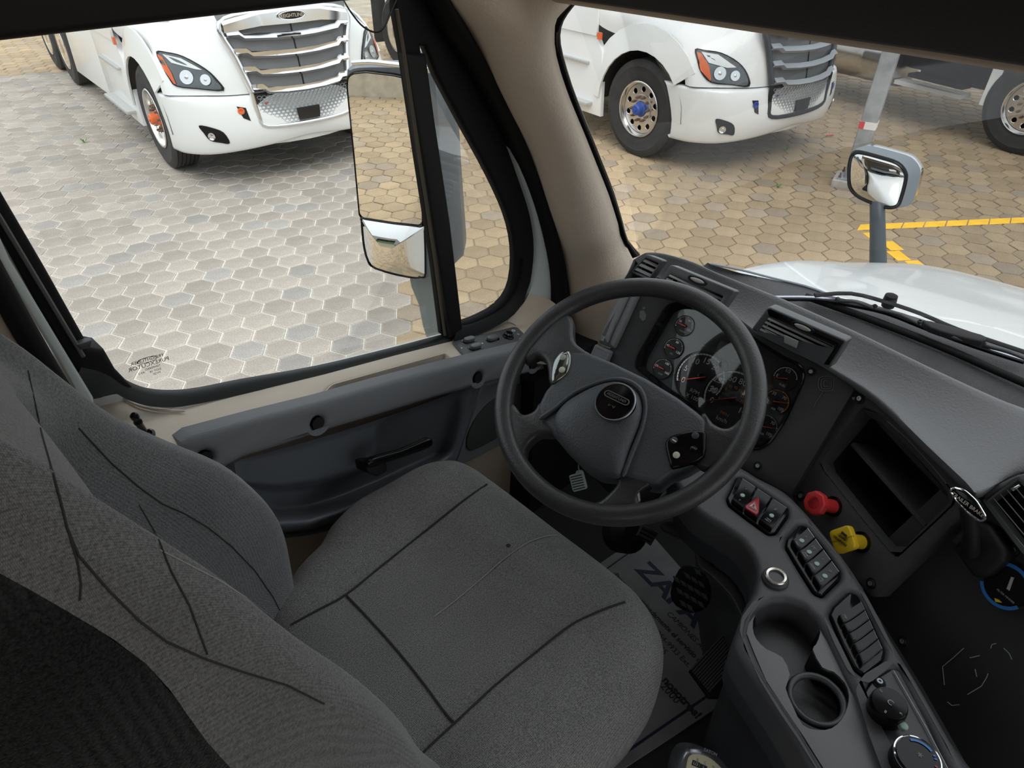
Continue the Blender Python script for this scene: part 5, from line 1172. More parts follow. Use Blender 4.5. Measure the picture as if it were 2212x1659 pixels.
# scratches on the right fascia
for L_ in ([(2040, 1480), (2036, 1440), (2060, 1420), (2082, 1400)], [(2090, 1500), (2120, 1482), (2132, 1462), (2134, 1455)], [(2046, 1516), (2056, 1524), (2072, 1522)], [(2140, 1400), (2143, 1392), (2152, 1390)], [(2168, 1400), (2180, 1412), (2186, 1425)], [(2095, 1421), (2104, 1419), (2116, 1416)], [(2106, 1445), (2110, 1462)]):
    tube('scratch', [RP.uv(*p, .001) for p in L_], .0007, mat('scratch_pale', (.30, .34, .34), .5), dash, 4)

# ------------------------------------------------ side console with cup holder (level deck)
ZK = 1.71
KP = PL((.8, .1, ZK), (0, 0, 1), (0, -1, 0))
deck_r = [(1450, 962), (1540, 985), (1598, 1004), (1637, 1028), (1683, 1051), (1713, 1073), (1752, 1114), (1787, 1156), (1822, 1198), (1858, 1250), (1889, 1303), (1928, 1377), (1987, 1474), (2046, 1577), (2091, 1654), (2150, 1760)]
deck_l = [(1830, 1800), (1790, 1730), (1749, 1659), (1725, 1612), (1687, 1548), (1654, 1500), (1619, 1450), (1593, 1408), (1587, 1378), (1598, 1340), (1612, 1304), (1628, 1276), (1635, 1242), (1630, 1207), (1603, 1166), (1557, 1134), (1511, 1106), (1470, 1060), (1440, 1000)]
tray = [(1616, 1366), (1620, 1340), (1640, 1312), (1668, 1298), (1700, 1296), (1735, 1307), (1766, 1336), (1790, 1377), (1825, 1450), (1869, 1539), (1930, 1659), (1975, 1745), (1838, 1745), (1784, 1659), (1742, 1592), (1701, 1533), (1660, 1468), (1634, 1412)]
sb1 = [(1592, 1030), (1603, 1030), (1650, 1060), (1704, 1097), (1703, 1112), (1676, 1150), (1660, 1152), (1615, 1120), (1576, 1090), (1571, 1075)]
sb2 = [(1729, 1133), (1743, 1136), (1782, 1182), (1818, 1235), (1815, 1249), (1776, 1287), (1760, 1280), (1728, 1230), (1699, 1181), (1702, 1162)]
sb3 = [(1837, 1278), (1854, 1286), (1885, 1343), (1913, 1405), (1908, 1424), (1866, 1458), (1848, 1444), (1818, 1385), (1794, 1328), (1803, 1309)]
hv = [(1928, 1444), (1943, 1449), (2000, 1556), (2046, 1656), (2080, 1730), (1975, 1745), (1925, 1659), (1898, 1590), (1869, 1497), (1884, 1471)]
def shrink(P, k): c = (sum(p[0] for p in P) / len(P), sum(p[1] for p in P) / len(P)); return [(c[0] + (p[0] - c[0]) * k, c[1] + (p[1] - c[1]) * k) for p in P]
deck = thing('console', None, None); deck.parent = dash; LOC[deck.name] = LOC[dash.name]
dk = cr(KP.pts(deck_r + deck_l), 2)
slab('console_deck', dk, (0, 0, 1), .06, M_console, deck, r=.012, holes=[fil(KP.pts(p), .004) for p in (tray, sb1, sb2, sb3, hv)], seg=4)
body = KP.off(-.055)
slab('console_side', cr(body.pts([(1470, 975), (1598, 1010), (1713, 1080), (1822, 1205), (1928, 1385), (2046, 1585), (2150, 1765), (1835, 1795), (1752, 1664), (1690, 1556), (1622, 1458), (1592, 1410), (1588, 1378), (1600, 1340), (1630, 1290), (1640, 1245), (1632, 1212), (1606, 1172), (1560, 1140), (1515, 1112), (1475, 1062)]), 2), (0, 0, 1), .10, M_slate, deck, r=.01)
low = KP.off(-.15)
slab('console_base', [low.uv(u, v) for u, v in ((1560, 1000), (1713, 1100), (1928, 1400), (2046, 1600), (2150, 1780), (1870, 1795), (1770, 1660), (1705, 1570), (1640, 1480), (1612, 1420), (1604, 1385), (1612, 1340), (1640, 1290), (1640, 1240), (1600, 1180))], (0, 0, 1), .41, M_slate, deck, r=.01)
# small label on the console flank
# cup holder insert
holeH = [(1626, 1356), (1631, 1327), (1654, 1304), (1692, 1299), (1737, 1310), (1764, 1338), (1772, 1366), (1763, 1392), (1756, 1403), (1776, 1441), (1801, 1451), (1825, 1475), (1834, 1500), (1831, 1526), (1819, 1553), (1797, 1573), (1766, 1577), (1734, 1566), (1713, 1526), (1697, 1486), (1706, 1458), (1690, 1420), (1657, 1403), (1634, 1381)]
KT = KP.off(-.010)
ctr = fil(KT.pts(tray), .004); hH = cr(KT.pts(holeH), 2)
ch_ = thing('cup_holder', None, None); ch_.parent = dash; LOC[ch_.name] = LOC[dash.name]
slab('insert_plate', KT.pts([(1612, 1366), (1616, 1336), (1640, 1308), (1700, 1291), (1738, 1304), (1770, 1334), (1832, 1450), (1878, 1539), (1985, 1750), (1835, 1750), (1738, 1594), (1655, 1470), (1630, 1412)]), (0, 0, 1), .006, M_tray, ch_, holes=[hH])
cH = sum(hH, V()) / len(hH)
loft('cup_well', [hH, [p + V((0, 0, -.004)) for p in hH], [cH + (p - cH) * .97 + V((0, 0, -.035)) for p in hH], [cH + (p - cH) * .93 + V((0, 0, -.085)) for p in hH]], M_black, ch_, cu=True)
slab('well_floor', [cH + (p - cH) * .95 + V((0, 0, -.083)) for p in hH], (0, 0, 1), .004, M_black, ch_)
c2 = KT.uv(1764, 1512, -.010); tube('inner_ring', [c2 + V((math.cos(a), math.sin(a), 0)) * .036 for a in [k * PI / 16 for k in range(32)]], .005, M_slate, ch_, 8, True)
# 12 V socket
c = KP.uv(1674, 1252, .0); sk_ = thing('power_socket', None, None); sk_.parent = dash; LOC[sk_.name] = LOC[dash.name]
lathe('socket_collar', [(.021, 0), (.0205, .004), (.018, .006), (.016, .006)], c, (0, 0, 1), M_slate, sk_, 32)
lab(lathe('socket_ring', [(.0165, .004), (.0168, .009), (.0155, .0105), (.0122, .0095), (.0118, .002)], c, (0, 0, 1), mat('cream_chrome', (.8, .75, .68), .25, .9), sk_, 32), 'bright metal ring')
lathe('socket_bore', [(.0119, .003), (.001, .003)], c, (0, 0, 1), M_gloss, sk_, 24)
# switch banks
def bank(P, n, label, ends, marks, hazard=None):
    b = thing('switch_bank', None, None); b.parent = dash; LOC[b.name] = LOC[dash.name]; b['label'] = label
    K = KP.off(-.002)
    slab('bank_frame', fil(K.pts(P), .004), (0, 0, 1), .03, M_gloss, b, r=.003)
    (a1, a2), (b1, b2) = ends   # far edge from a1 to a2, near edge from b1 to b2
    K2 = KP.off(.004)
    A1, A2, B1, B2 = [K2.uv(*q) for q in (a1, a2, b1, b2)]
    for k in range(n):
        f0, f1 = (k + .06) / n, (k + .94) / n
        q4 = [A1.lerp(A2, f0), A1.lerp(A2, f1), B1.lerp(B2, f1), B1.lerp(B2, f0)]
        m1 = q4[0].lerp(q4[3], .55); m2 = q4[1].lerp(q4[2], .55)
        rk = thing('rocker_switch', None, None); rk.parent = b; LOC[rk.name] = LOC[dash.name]
        bm = bmesh.new(); up = V((0, 0, .004)); dn = V((0, 0, -.010))
        T_ = [bm.verts.new(q4[0] + up), bm.verts.new(q4[1] + up), bm.verts.new(m2), bm.verts.new(m1), bm.verts.new(q4[2] + up * .8), bm.verts.new(q4[3] + up * .8)]
        Bt = [bm.verts.new(q4[0] + dn), bm.verts.new(q4[1] + dn), bm.verts.new(m2 + dn), bm.verts.new(m1 + dn), bm.verts.new(q4[2] + dn), bm.verts.new(q4[3] + dn)]
        for f_ in ((0, 1, 2, 3), (3, 2, 4, 5)): bm.faces.new([T_[i] for i in f_])
        bm.faces.new((T_[0], Bt[0], Bt[1], T_[1])); bm.faces.new((T_[4], T_[5], Bt[5], Bt[4])); bm.faces.new((T_[1], Bt[1], Bt[2], T_[2])); bm.faces.new((T_[2], Bt[2], Bt[4], T_[4])); bm.faces.new((T_[0], T_[3], Bt[3], Bt[0])); bm.faces.new((T_[3], T_[5], Bt[5], Bt[3]))
        bmesh.ops.recalc_face_normals(bm, faces=bm.faces[:]); bmesh.ops.bevel(bm, geom=bm.edges[:], offset=.0008, segments=2, affect='EDGES')
        o = build('rocker', bm, M_gloss, rk); e = (A2 - A1).normalized(); f_ = V((0, 0, 1)).cross(e)
        tube('edge_glint', [q4[0] + up * 1.02, q4[1] + up * 1.02], .0005, mat('painted_glint', (.5, .52, .53), .25, .5), rk, 5)  # pale line painted as the glint on each rocker's far edge
        if k < len(marks) and marks[k]:
            s1, s2, lens = marks[k]; cc = q4[0].lerp(q4[2], .5)
            if lens: P8 = [m1.lerp(m2, .5) + V((0, 0, .0022)) + (e * math.cos(a) * .0042 + f_ * math.sin(a) * .0045) for a in [j * PI / 5 for j in range(10)]]; lab(slab('indicator', P8, (0, 0, 1), .002, M_mint, rk, r=.0008), 'worn pale green indicator')
            if s1: text('switch_symbol', s1, q4[0].lerp(q4[1], .5).lerp(m1.lerp(m2, .5), .5) + V((0, 0, .0028)), e, f_, .0055, M_txtd, rk)
            if s2: text('switch_lettering', s2, q4[3].lerp(q4[2], .5).lerp(m1.lerp(m2, .5), .45) + V((0, 0, .0026)), e, f_, .0042, M_txtd, rk)
    return b, K2
b1_, K2 = bank(sb1, 3, 'switch bank with red hazard triangle nearest the steering wheel', (((1601, 1036), (1700, 1102)), ((1578, 1081), (1668, 1146))), [('+', 'C', True), (None, None, False), ('[]', 'MIRR\nHEAT', True)])
tri = K2.off(.006).pts([(1638, 1073), (1641, 1077), (1640, 1106), (1634, 1112), (1610, 1097), (1610, 1091)])
hz_ = slab('hazard_button', fil(tri, .002), (0, 0, 1), .010, mat('hazard_red', (.35, .01, .02), .3), b1_, r=.0015)
for k in (.62, .30):
    T3 = K2.off(.0075).pts([(1631, 1083), (1634, 1103), (1617, 1094)]); c3 = sum(T3, V()) / 3
    tube('hazard_triangle', [c3 + (p - c3) * (k + .2) for p in T3], .0007, M_txt, hz_, 4, True)
bank(sb2, 4, 'switch bank of four rockers left of the yellow knob', (((1742, 1143), (1812, 1240)), ((1708, 1168), (1772, 1274))), [(':::', '/\nFAN', True), ('[X]', 'ENG\nSHDN', True), ('*', 'DOME', True), ('D', 'UTIL\nLAMP', True)])
bank(sb3, 5, 'blank switch bank beside the cup holder', (((1857, 1302), (1904, 1406)), ((1810, 1330), (1862, 1438))), [(None, 'OFF', False)])
# climate panel
hvp = thing('climate_panel', None, None); hvp.parent = dash; LOC[hvp.name] = LOC[dash.name]
slab('climate_plate', fil(KP.pts(hv, -.004), .003), (0, 0, 1), .02, M_slate, hvp, r=.002)
hexscrew(KP.uv(1899, 1474, -.003), V((0, 0, 1)), hvp, .006)
ed = (KP.uv(2046, 1656) - KP.uv(1943, 1449)).normalized(); tube('plate_edge_glint', [KP.uv(1930, 1448, -.001), KP.uv(2000, 1570, -.001), KP.uv(2050, 1665, -.001)], .0008, mat('painted_glint', (.5, .52, .53), .25, .5), hvp, 5)  # glint along the plate edge, drawn as a pale line
kx = (KP.uv(1945, 1560) - KP.uv(1880, 1500)).normalized(); ky = V((0, 0, 1)).cross(kx)
c = KP.uv(1912, 1537, .0); k1 = lathe('fan_knob', [(.024, -.002), (.0235, .012), (.0225, .022), (.021, .0245), (.001, .025)], c, V((-.1, .05, 1)), M_gloss, hvp, 40)
for s_, a in (('0', 165), ('2', 110), ('4', 55), ('6', -5), ('8', -75)):
    d = kx * math.cos(math.radians(a)) + ky * math.sin(math.radians(a)); text('knob_numeral', s_, c + d * .0165 + V((-.0025, .001, .0252 + 0)), d.cross(V((0, 0, 1))), d, .006, M_txtd, k1)
text('knob_symbol', 'C', c + V((-.0025, .001, .0256)), kx, ky, .011, M_txtd, k1)
slab('knob_pointer', circ(c + kx * .026 + ky * -.006 + V((0, 0, .014)), (0, 0, 1), .006, 10), (0, 0, 1), .006, M_mint, k1, r=.002)
c = KP.uv(1970, 1652, .0); k2 = lathe('temperature_knob', [(.028, -.002), (.0275, .014), (.0255, .020), (.0245, .0215), (.001, .022)], c, (0, 0, 1), M_gloss, hvp, 40)
tube('chrome_ring', circ(c + V((0, 0, .019)), (0, 0, 1), .0262, 40), .0016, M_chrome, k2, 6, True)
KQ = PL(c, (0, 0, 1), kx)
arc_band('cold_arc', c, .0185, .0215, 75, 150, mat('cold_blue', (.04, .22, .6), .4), k2, 12, KQ, .0228)
arc_band('hot_arc', c, .0185, .0215, -50, -10, mat('hot_red', (.45, .04, .05), .4), k2, 8, KQ, .0228)
for a, m_ in ((60, 'cold_blue'), (48, 'cold_blue'), (20, 'hot_red'), (8, 'hot_red')): arc_band('scale_dash', c, .0185, .0215, a - 3, a + 3, MC[m_], k2, 2, KQ, .0228)
text('snow_symbol', '*', c + V((0, 0, .0228)), kx, ky, .014, M_txtd, k2)
# white-blue label patches on the console flank
lbp = [(1612, 1487), (1618, 1486), (1655, 1560), (1690, 1625), (1700, 1665), (1690, 1665), (1640, 1580), (1609, 1520)]

# ================================================================= steering wheel
e_, z_ = math.radians(58.6), math.radians(-177.06)
WN = V((math.cos(e_) * math.cos(z_), math.cos(e_) * math.sin(z_), math.sin(e_)))
WC = V((0.7933, 0.4857, 1.9030))
W = PL(WC, WN, (0, -1, 0))
sw = thing('steering_wheel', 'black four-spoke steering wheel with round horn badge and control pods', 'steering wheel', WC)
RM = .2120
rim_pts = [W.loc(math.cos(a) * RM, math.sin(a) * RM) for a in [k * 2 * PI / 96 for k in range(96)]]
build('rim', tube_bm(rim_pts, .0168, 20, True, None, 1.0), M_leather, sw, smooth=80)
W1 = W.off(-.002)
def spoke(nm, P, off=.006, th=.022, r=.009): return slab(nm, cr(W.off(off).pts(P), 3), WN, th, M_leather, sw, r=r, seg=4)
spoke('spoke', [(1128, 770), (1150, 728), (1190, 690), (1226, 676), (1236, 694), (1236, 718), (1242, 738), (1262, 754), (1275, 764), (1262, 790), (1200, 830), (1184, 822), (1182, 800), (1176, 778), (1160, 768), (1140, 778)])
spoke('spoke', [(1092, 868), (1108, 872), (1118, 886), (1132, 893), (1152, 884), (1164, 868), (1190, 880), (1205, 925), (1190, 938), (1165, 938), (1146, 950), (1134, 968), (1130, 990), (1112, 976), (1095, 930)])
spoke('spoke', [(1515, 890), (1540, 912), (1562, 922), (1580, 918), (1600, 900), (1622, 880), (1636, 900), (1618, 950), (1585, 990), (1548, 1006), (1520, 1010), (1500, 985)])
spoke('spoke', [(1330, 1015), (1400, 1035), (1404, 1046), (1382, 1062), (1378, 1078), (1388, 1090), (1400, 1098), (1345, 1112), (1285, 1106), (1262, 1092), (1295, 1080), (1318, 1060), (1332, 1040)], r=.008)
lab(slab('spoke_highlight_edge', W.off(.010).pts([(1377, 1068), (1381, 1063), (1383, 1082), (1379, 1084)]), WN, .002, mat('painted_glint', (.5, .52, .53), .25, .5), sw, r=.0006), 'painted highlight on the corner of the lower spoke')  # small pale sliver stands in for a highlight on the spoke
hub = [(1230, 757), (1270, 759), (1325, 781), (1394, 814), (1462, 855), (1504, 886), (1526, 905), (1524, 930), (1522, 985), (1482, 1010), (1445, 1024), (1418, 1047), (1397, 1043), (1342, 1028), (1290, 1024), (1256, 1003), (1215, 962), (1190, 932), (1163, 900), (1160, 876), (1177, 841), (1191, 826), (1192, 786), (1211, 759)]
slab('hub_cover', fil(W.off(.010).pts(hub), .006), WN, .045, M_pad, sw, r=.010, seg=4)
# domed air bag cover with its raised crescent edge
bg_ = cr(W.off(.012).pts([(1198, 923), (1201, 897), (1224, 870), (1256, 850), (1285, 836), (1312, 828), (1338, 826), (1360, 834), (1378, 850), (1387, 872), (1388, 895), (1380, 925), (1360, 975), (1342, 1027), (1318, 1030), (1290, 1023), (1262, 1006), (1236, 984), (1212, 955)]), 3)
cb = sum(bg_, V()) / len(bg_)
loft('air_bag_cover', [[cb + (p - cb) * 1.0 - WN * .004 for p in bg_], [cb + (p - cb) * .985 + WN * .004 for p in bg_], [cb + (p - cb) * .93 + WN * .010 for p in bg_], [cb + (p - cb) * .75 + WN * .017 for p in bg_], [cb + (p - cb) * .5 + WN * .021 for p in bg_], [cb + (p - cb) * .2 + WN * .023 for p in bg_], [cb + (p - cb) * .02 + WN * .023 for p in bg_]], M_pad, sw, cu=True, cap=True, smooth=80)
tube('cover_crescent', cr([W.off(.013).uv(*p) for p in ((1165, 905), (1195, 886), (1240, 850), (1290, 828), (1330, 820), (1362, 826), (1386, 846), (1394, 880), (1386, 925), (1364, 982), (1345, 1030))], 4, False), [.002] + [.0045] * 39 + [.002], M_pad, sw, 8)
bc = W.off(.037).uv(1329, 868); bd = thing('horn_badge', None, None); bd.parent = sw; LOC[bd.name] = LOC[sw.name]
lathe('badge_face', [(.032, -.014), (.0315, 0), (.030, .002), (.001, .0035)], bc, WN, M_gloss, bd, 40)
tube('badge_ring', circ(bc + WN * .0005, WN, .0325, 40), .0014, mat('satin_ring', (.3, .31, .32), .3, .8), bd, 6, True)
bx = (W.uv(1357, 880) - W.uv(1305, 855)).normalized(); by = WN.cross(bx); bo = bc + by * .006 + WN * .004
tube('badge_oval', [bo + bx * (math.copysign(.0165, math.cos(a)) + math.cos(a) * .006) + by * math.sin(a) * .0052 for a in [(k + .5) * PI / 12 for k in range(24)]], .0009, mat('badge_line', (.16, .165, .17), .35), bd, 6, True)
text('badge_lettering', 'FREIGHTLINER', bo + WN * .0004, bx, by, .0068, MC['badge_line'], bd, wide=.82)
for sg in (-1, 1): tube('horn_symbol', [bc + WN * .004 + by * -.009 + bx * sg * .0015, bc + WN * .004 + by * -.012 + bx * sg * .005, bc + WN * .004 + by * -.008 + bx * sg * .0055], .0005, MC['badge_line'], bd, 4)
pdR = cr(W.off(.014).pts([(1436, 956), (1442, 946), (1454, 938), (1490, 929), (1522, 929), (1525, 950), (1521, 985), (1492, 1000), (1452, 1012), (1445, 998), (1440, 980)]), 2)
pr_ = lab(slab('control_pod', pdR, WN, .02, M_gloss, sw, r=.005), 'gloss black right control pod')
Wp = W.off(.0148)
for u, v, r_, m_ in ((1456, 951, .0058, M_slate), (1461, 983, .0056, mat('ivory_button', (.62, .62, .5), .5)), (1502, 941, .0058, M_slate), (1499, 970, .0058, M_gloss)):
    lathe('button', [(r_, 0), (r_ * .95, .0012), (r_ * .6, .002), (.0005, .0022)], Wp.uv(u, v), WN, m_, pr_, 18)
slab('dash_mark', [Wp.uv(*p, .0024) for p in ((1453, 948), (1461, 953), (1460, 955), (1452, 950))], WN, .0004, M_txt, pr_, smooth=0)
text('pod_lettering', 'MODE', Wp.uv(1499, 968, .0026), bx, by, .0032, M_txtd, pr_)
pdL = cr(W.off(.014).pts([(1193, 786), (1200, 770), (1212, 758), (1229, 757), (1233, 775), (1230, 792), (1222, 808), (1206, 820), (1191, 828), (1190, 805)]), 2)
pl_ = lab(slab('control_pod', pdL, WN, .02, mat('mirror_black', (.30, .33, .32), .07, .9), sw, r=.005), 'shiny left control pod')
lathe('button', [(.006, 0), (.0057, .0012), (.0036, .002), (.0005, .0022)], Wp.uv(1214, 799), WN, MC['ivory_button'], pl_, 18)
lathe('button', [(.006, 0), (.0057, .0012), (.0036, .002), (.0005, .0022)], Wp.uv(1216, 772), WN, mat('worn_button', (.4, .43, .4), .3), pl_, 18)
# steering column
sc_ = thing('steering_column', 'black steering column shroud below the wheel hub', 'steering column', WC - WN * .2)
for k in range(1):
    rr = []
    for d, a, b in ((.050, .075, .06), (.09, .085, .075), (.16, .085, .08), (.24, .075, .075), (.34, .05, .05)):
        c = WC - WN * d + V((.0, -.005, -.0)) - W.ey * (.015 + d * .12); rr.append([c + W.ex * math.copysign(abs(math.cos(t)) ** .7, math.cos(t)) * a + W.ey * math.copysign(abs(math.sin(t)) ** .7, math.sin(t)) * b for t in [j * PI / 12 for j in range(24)]])
    loft('shroud', rr, M_black, sc_, cu=True, cap=True)
shp = cr([at(u, v, 1.30) for u, v in ((1392, 1060), (1440, 1040), (1500, 1012), (1530, 1000), (1532, 1012), (1500, 1040), (1450, 1062), (1400, 1080))], 2)
lab(slab('grained_lower_cover', shp, WN, .02, mat('light_grain', (.22, .22, .23), .5, bump=1.0, scale=260), sc_, r=.004), 'light grained cover under the right spoke')
# key tag hanging below the hub
KG = PL(at(1248, 1038, 1.235), (-.82, -.45, .35), (0, -1, 0))
kt = thing('key_tag', 'small grey plastic key tag with raised bars hanging below the wheel hub', 'key tag', KG.P)
tagp = [(1229, 1029), (1243, 1024), (1244, 1019), (1249, 1017), (1257, 1016), (1260, 1019), (1269, 1053), (1267, 1056), (1240, 1063), (1237, 1060)]
slab('tag_plate', fil(KG.pts(tagp), .0015), KG.n, .003, mat('tag_grey', (.34, .40, .38), .5), kt, r=.0006)
tube('ring', [KG.uv(*p, .002) for p in ((1251, 1021), (1250, 1012), (1249, 1006), (1252, 1001), (1256, 1000))], .0012, mat('brass', (.45, .38, .25), .3, .9), kt, 6)
for k in range(6):
    y0 = 1029 + k * 5.4; x0 = 1231.5 + k * 1.4
    slab('tag_slot', KG.pts([(x0, y0 + 1.5), (x0 + 25, y0 - 4.5), (x0 + 25.6, y0 - 2.6), (x0 + .6, y0 + 3.4)], .0004), KG.n, .0006, M_blk, kt, smooth=0)

# ================================================================= driver's seat
seat = thing('driver_seat', 'charcoal woven cloth driver seat with bolstered back and stitched cushion', 'seat', (.35, .53, 1.15))
sil = [(560, 1330), (612, 1290), (640, 1240), (690, 1188), (718, 1142), (770, 1094), (850, 1050), (905, 1022), (945, 1010), (990, 1008), (1045, 1035), (1120, 1090), (1200, 1152), (1280, 1212), (1345, 1264), (1395, 1315), (1422, 1365), (1433, 1410), (1426, 1480), (1395, 1560), (1340, 1620), (1280, 1670), (1180, 1740), (1000, 1800), (800, 1700), (640, 1500)]
base = [onZ(u, v, 1.598) for u, v in sil]; base = cr(base, 5); cs_ = sum(base, V()) / len(base); cs_ = V((.43, .52, 1.598))
def top_z(p):
    """height of the cushion above its widest line"""
    z = .012
    z += .014 * sm((abs(p.y - .535) - .13) / .08) * sm((p.x - .18) / .1)      # side bolsters
    z += .010 * sm((p.x - .50) / .12) - .012 * sm((p.x - .64) / .08)
    return z
rings = []
for k, dz in ((.93, -.12), (.965, -.09), (.985, -.05), (1.0, -.018), (1.0, 0), (.992, .010), (.975, .019)):
    rings.append([cs_ + (p - cs_) * k + V((0, 0, dz)) for p in base])
for k in (.95, .91, .86, .80, .73, .66, .58, .5, .42, .34, .26, .18, .1, .03):
    ring = []
    for p in base:
        q = cs_ + (p - cs_) * k; q.z = 1.598 + .019 + top_z(q) * sm((1 - k) / .16 + .15); ring.append(q)
    rings.append(ring)
cush = loft('cushion', rings, M_seat, seat, cu=True, cap=True, smooth=90)
def on_cush(u, v, h=.001):
    z = 1.63
    for _ in range(6): p = onZ(u, v, z); z = 1.598 + .019 + top_z(p) + h
    return onZ(u, v, z)
def seam(nm, P, r=.0014, m=M_seam, par=None, fn=None, k=5): return tube(nm, cr([fn(*p) for p in P], k, False), r, m, par, 5)
for P in ([(628, 1350), (690, 1316), (748, 1284), (830, 1218), (920, 1146), (1000, 1082), (1052, 1046)], [(900, 1640), (940, 1600), (982, 1562), (1070, 1480), (1150, 1415), (1230, 1352), (1300, 1318), (1350, 1300)],
          [(748, 1286), (790, 1330), (850, 1396), (910, 1470), (960, 1538), (982, 1562)]):
    seam('seam', P, .0020, M_seam, cush, on_cush)
lab(seam('pale_stitch', [(938, 1332), (990, 1292), (1040, 1250), (1090, 1206), (1140, 1172), (1180, 1158), (1204, 1156)], .0008, M_stitch, cush, on_cush), 'pale line of stitching')
seam('front_piping', [(1405, 1470), (1350, 1530), (1290, 1590), (1215, 1650)], .0022, M_seam, cush, lambda u, v: onZ(u, v, 1.618))
for P in ([(697, 1196), (706, 1206), (716, 1216)], [(714, 1166), (724, 1176), (736, 1192)]): seam('fold', P, .0016, M_seam, cush, lambda u, v: onZ(u, v, 1.628))
lathe('burn_mark', [(.004, 0), (.003, .0006), (.0008, .0002)], on_cush(1098, 1178), (0, 0, 1), M_blk, cush, 10)
box('seat_base', (.20, .30, 1.15), (.62, .76, 1.49), M_black, seat, bev=.01)
# backrest: closed sections at rising heights
def back_section(z):
    t = (z - 1.62) / .72                      # 0 at the cushion, 1 near the shoulder
    T_ = ((1.5, .24), (1.58, .262), (1.69, .285), (1.757, .287), (1.82, .278), (1.89, .252), (1.944, .226), (2.03, .165), (2.076, .135), (2.147, .104), (2.214, .080), (2.3, .04), (2.4, -.01))
    i_ = max(j for j in range(len(T_) - 1) if T_[j][0] <= z); xb = lerp(T_[i_][1], T_[i_ + 1][1], (z - T_[i_][0]) / (T_[i_ + 1][0] - T_[i_][0]))
    hwd = lerp(.262, .245, sm(t)); hwd = hwd if z < 2.12 else hwd - (z - 2.12) ** 1.3 * .55
    hwd -= .03 * sm((1.70 - z) / .12)
    yc = .535; bol = .070 * (1 - sm((z - 2.02) / .28)) + .015
    P = []
    for a, dx in ((-1.0, -.135), (-1.015, -.09), (-1.02, -.055), (-1.0, -.022), (-.95, -.003), (-.90, .0), (-.82, -.018), (-.70, -bol * .75), (-.55, -bol), (-.25, -bol * .99), (0, -bol * .96), (.25, -bol * .99), (.55, -bol), (.70, -bol * .75), (.82, -.018), (.90, .0), (.95, -.003), (1.0, -.022), (1.02, -.055), (1.015, -.09), (1.0, -.135)):
        if dx < -.05: dx -= .045 * max(0, min(1.7, (2.24 - z) / .165))
        near = .075 * (1 - sm((z - 1.86) / .25)) * sm((-a - .35) / .3)
        P.append(V((xb + dx - near, yc + a * hwd, z)))
    return P
zs_ = [1.585, 1.63, 1.68, 1.74, 1.80, 1.87, 1.94, 2.01, 2.08, 2.15, 2.22, 2.29, 2.35, 2.39]
secs = [back_section(z) for z in zs_]
fr2 = refine([s_[2:19] for s_ in secs], 3, 3)
bk_ = loft('backrest', fr2, M_back, seat, smooth=90)
rear = []
for s_ in secs:
    a, b = s_[2], s_[18]; rear.append([a + V((.0, .0, 0)), s_[1], s_[0] + V((-.02, .012, 0)), s_[0] + V((-.07, .05, 0)), s_[0].lerp(s_[20], .5) + V((-.10, 0, 0)), s_[20] + V((-.07, -.05, 0)), s_[20] + V((-.02, -.012, 0)), s_[19], b])
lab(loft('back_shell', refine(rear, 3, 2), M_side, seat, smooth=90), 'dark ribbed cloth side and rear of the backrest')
topc = fr2[-1]; ct = sum(topc, V()) / len(topc) + V((-.05, 0, .015))
loft('back_top', [topc, [p.lerp(ct, .35) + V((0, 0, .018)) for p in topc], [p.lerp(ct, .7) + V((0, 0, .02)) for p in topc]], M_back, seat)
def on_back(u, v, h=.0002):
    """hit the front of the backrest along the sight line"""
    d = ray(u, v).normalized(); hit = BV.ray_cast(CAM, d)
    return hit[0] + hit[1] * h if hit[0] is not None else None
from mathutils.bvhtree import BVHTree
_b = bmesh.new(); loft_bm(fr2, bm=_b); bmesh.ops.recalc_face_normals(_b, faces=_b.faces[:]); BV = BVHTree.FromBMesh(_b)
def bseam(P, r=.0016, m=M_seam, nm='seam'):
    Q = []
    for i in range(len(P) - 1):
        for t in range(5): 
            q = on_back(lerp(P[i][0], P[i + 1][0], t / 5), lerp(P[i][1], P[i + 1][1], t / 5))
            if q is not None: Q.append(q)
    if len(Q) > 2: return tube(nm, Q, r * .55, m, bk_, 5)
bseam([(170, 925), (240, 1000), (300, 1052), (350, 1088), (400, 1110), (450, 1140), (500, 1180), (550, 1232), (590, 1290), (610, 1330)], .0018)
bseam([(60, 800), (75, 870), (90, 940), (110, 1010), (130, 1080), (145, 1140), (170, 1200), (235, 1275), (300, 1340), (360, 1386), (440, 1422), (520, 1450), (620, 1480), (720, 1530)], .0014)
bseam([(300, 1090), (335, 1150), (370, 1235), (410, 1310), (432, 1370), (452, 1424)], .0013)
lab(bseam([(345, 1188), (400, 1216), (470, 1252), (530, 1290), (580, 1326), (615, 1358)], .0007, M_stitch, 'pale_stitch') or cush, 'pale line of stitching')
bseam([(145, 1140), (168, 1215), (175, 1262), (172, 1305)], .0012)
lv = slab('recline_lever', cr([at(u, v, 1.42) for u, v in ((610, 1228), (622, 1230), (638, 1248), (634, 1258), (618, 1250), (608, 1240))], 2), RT @ V((0, 0, -1)), .012, mat('pale_lever', (.6, .6, .58), .4), seat, r=.003); lab(lv, 'pale recline lever beside the seat')

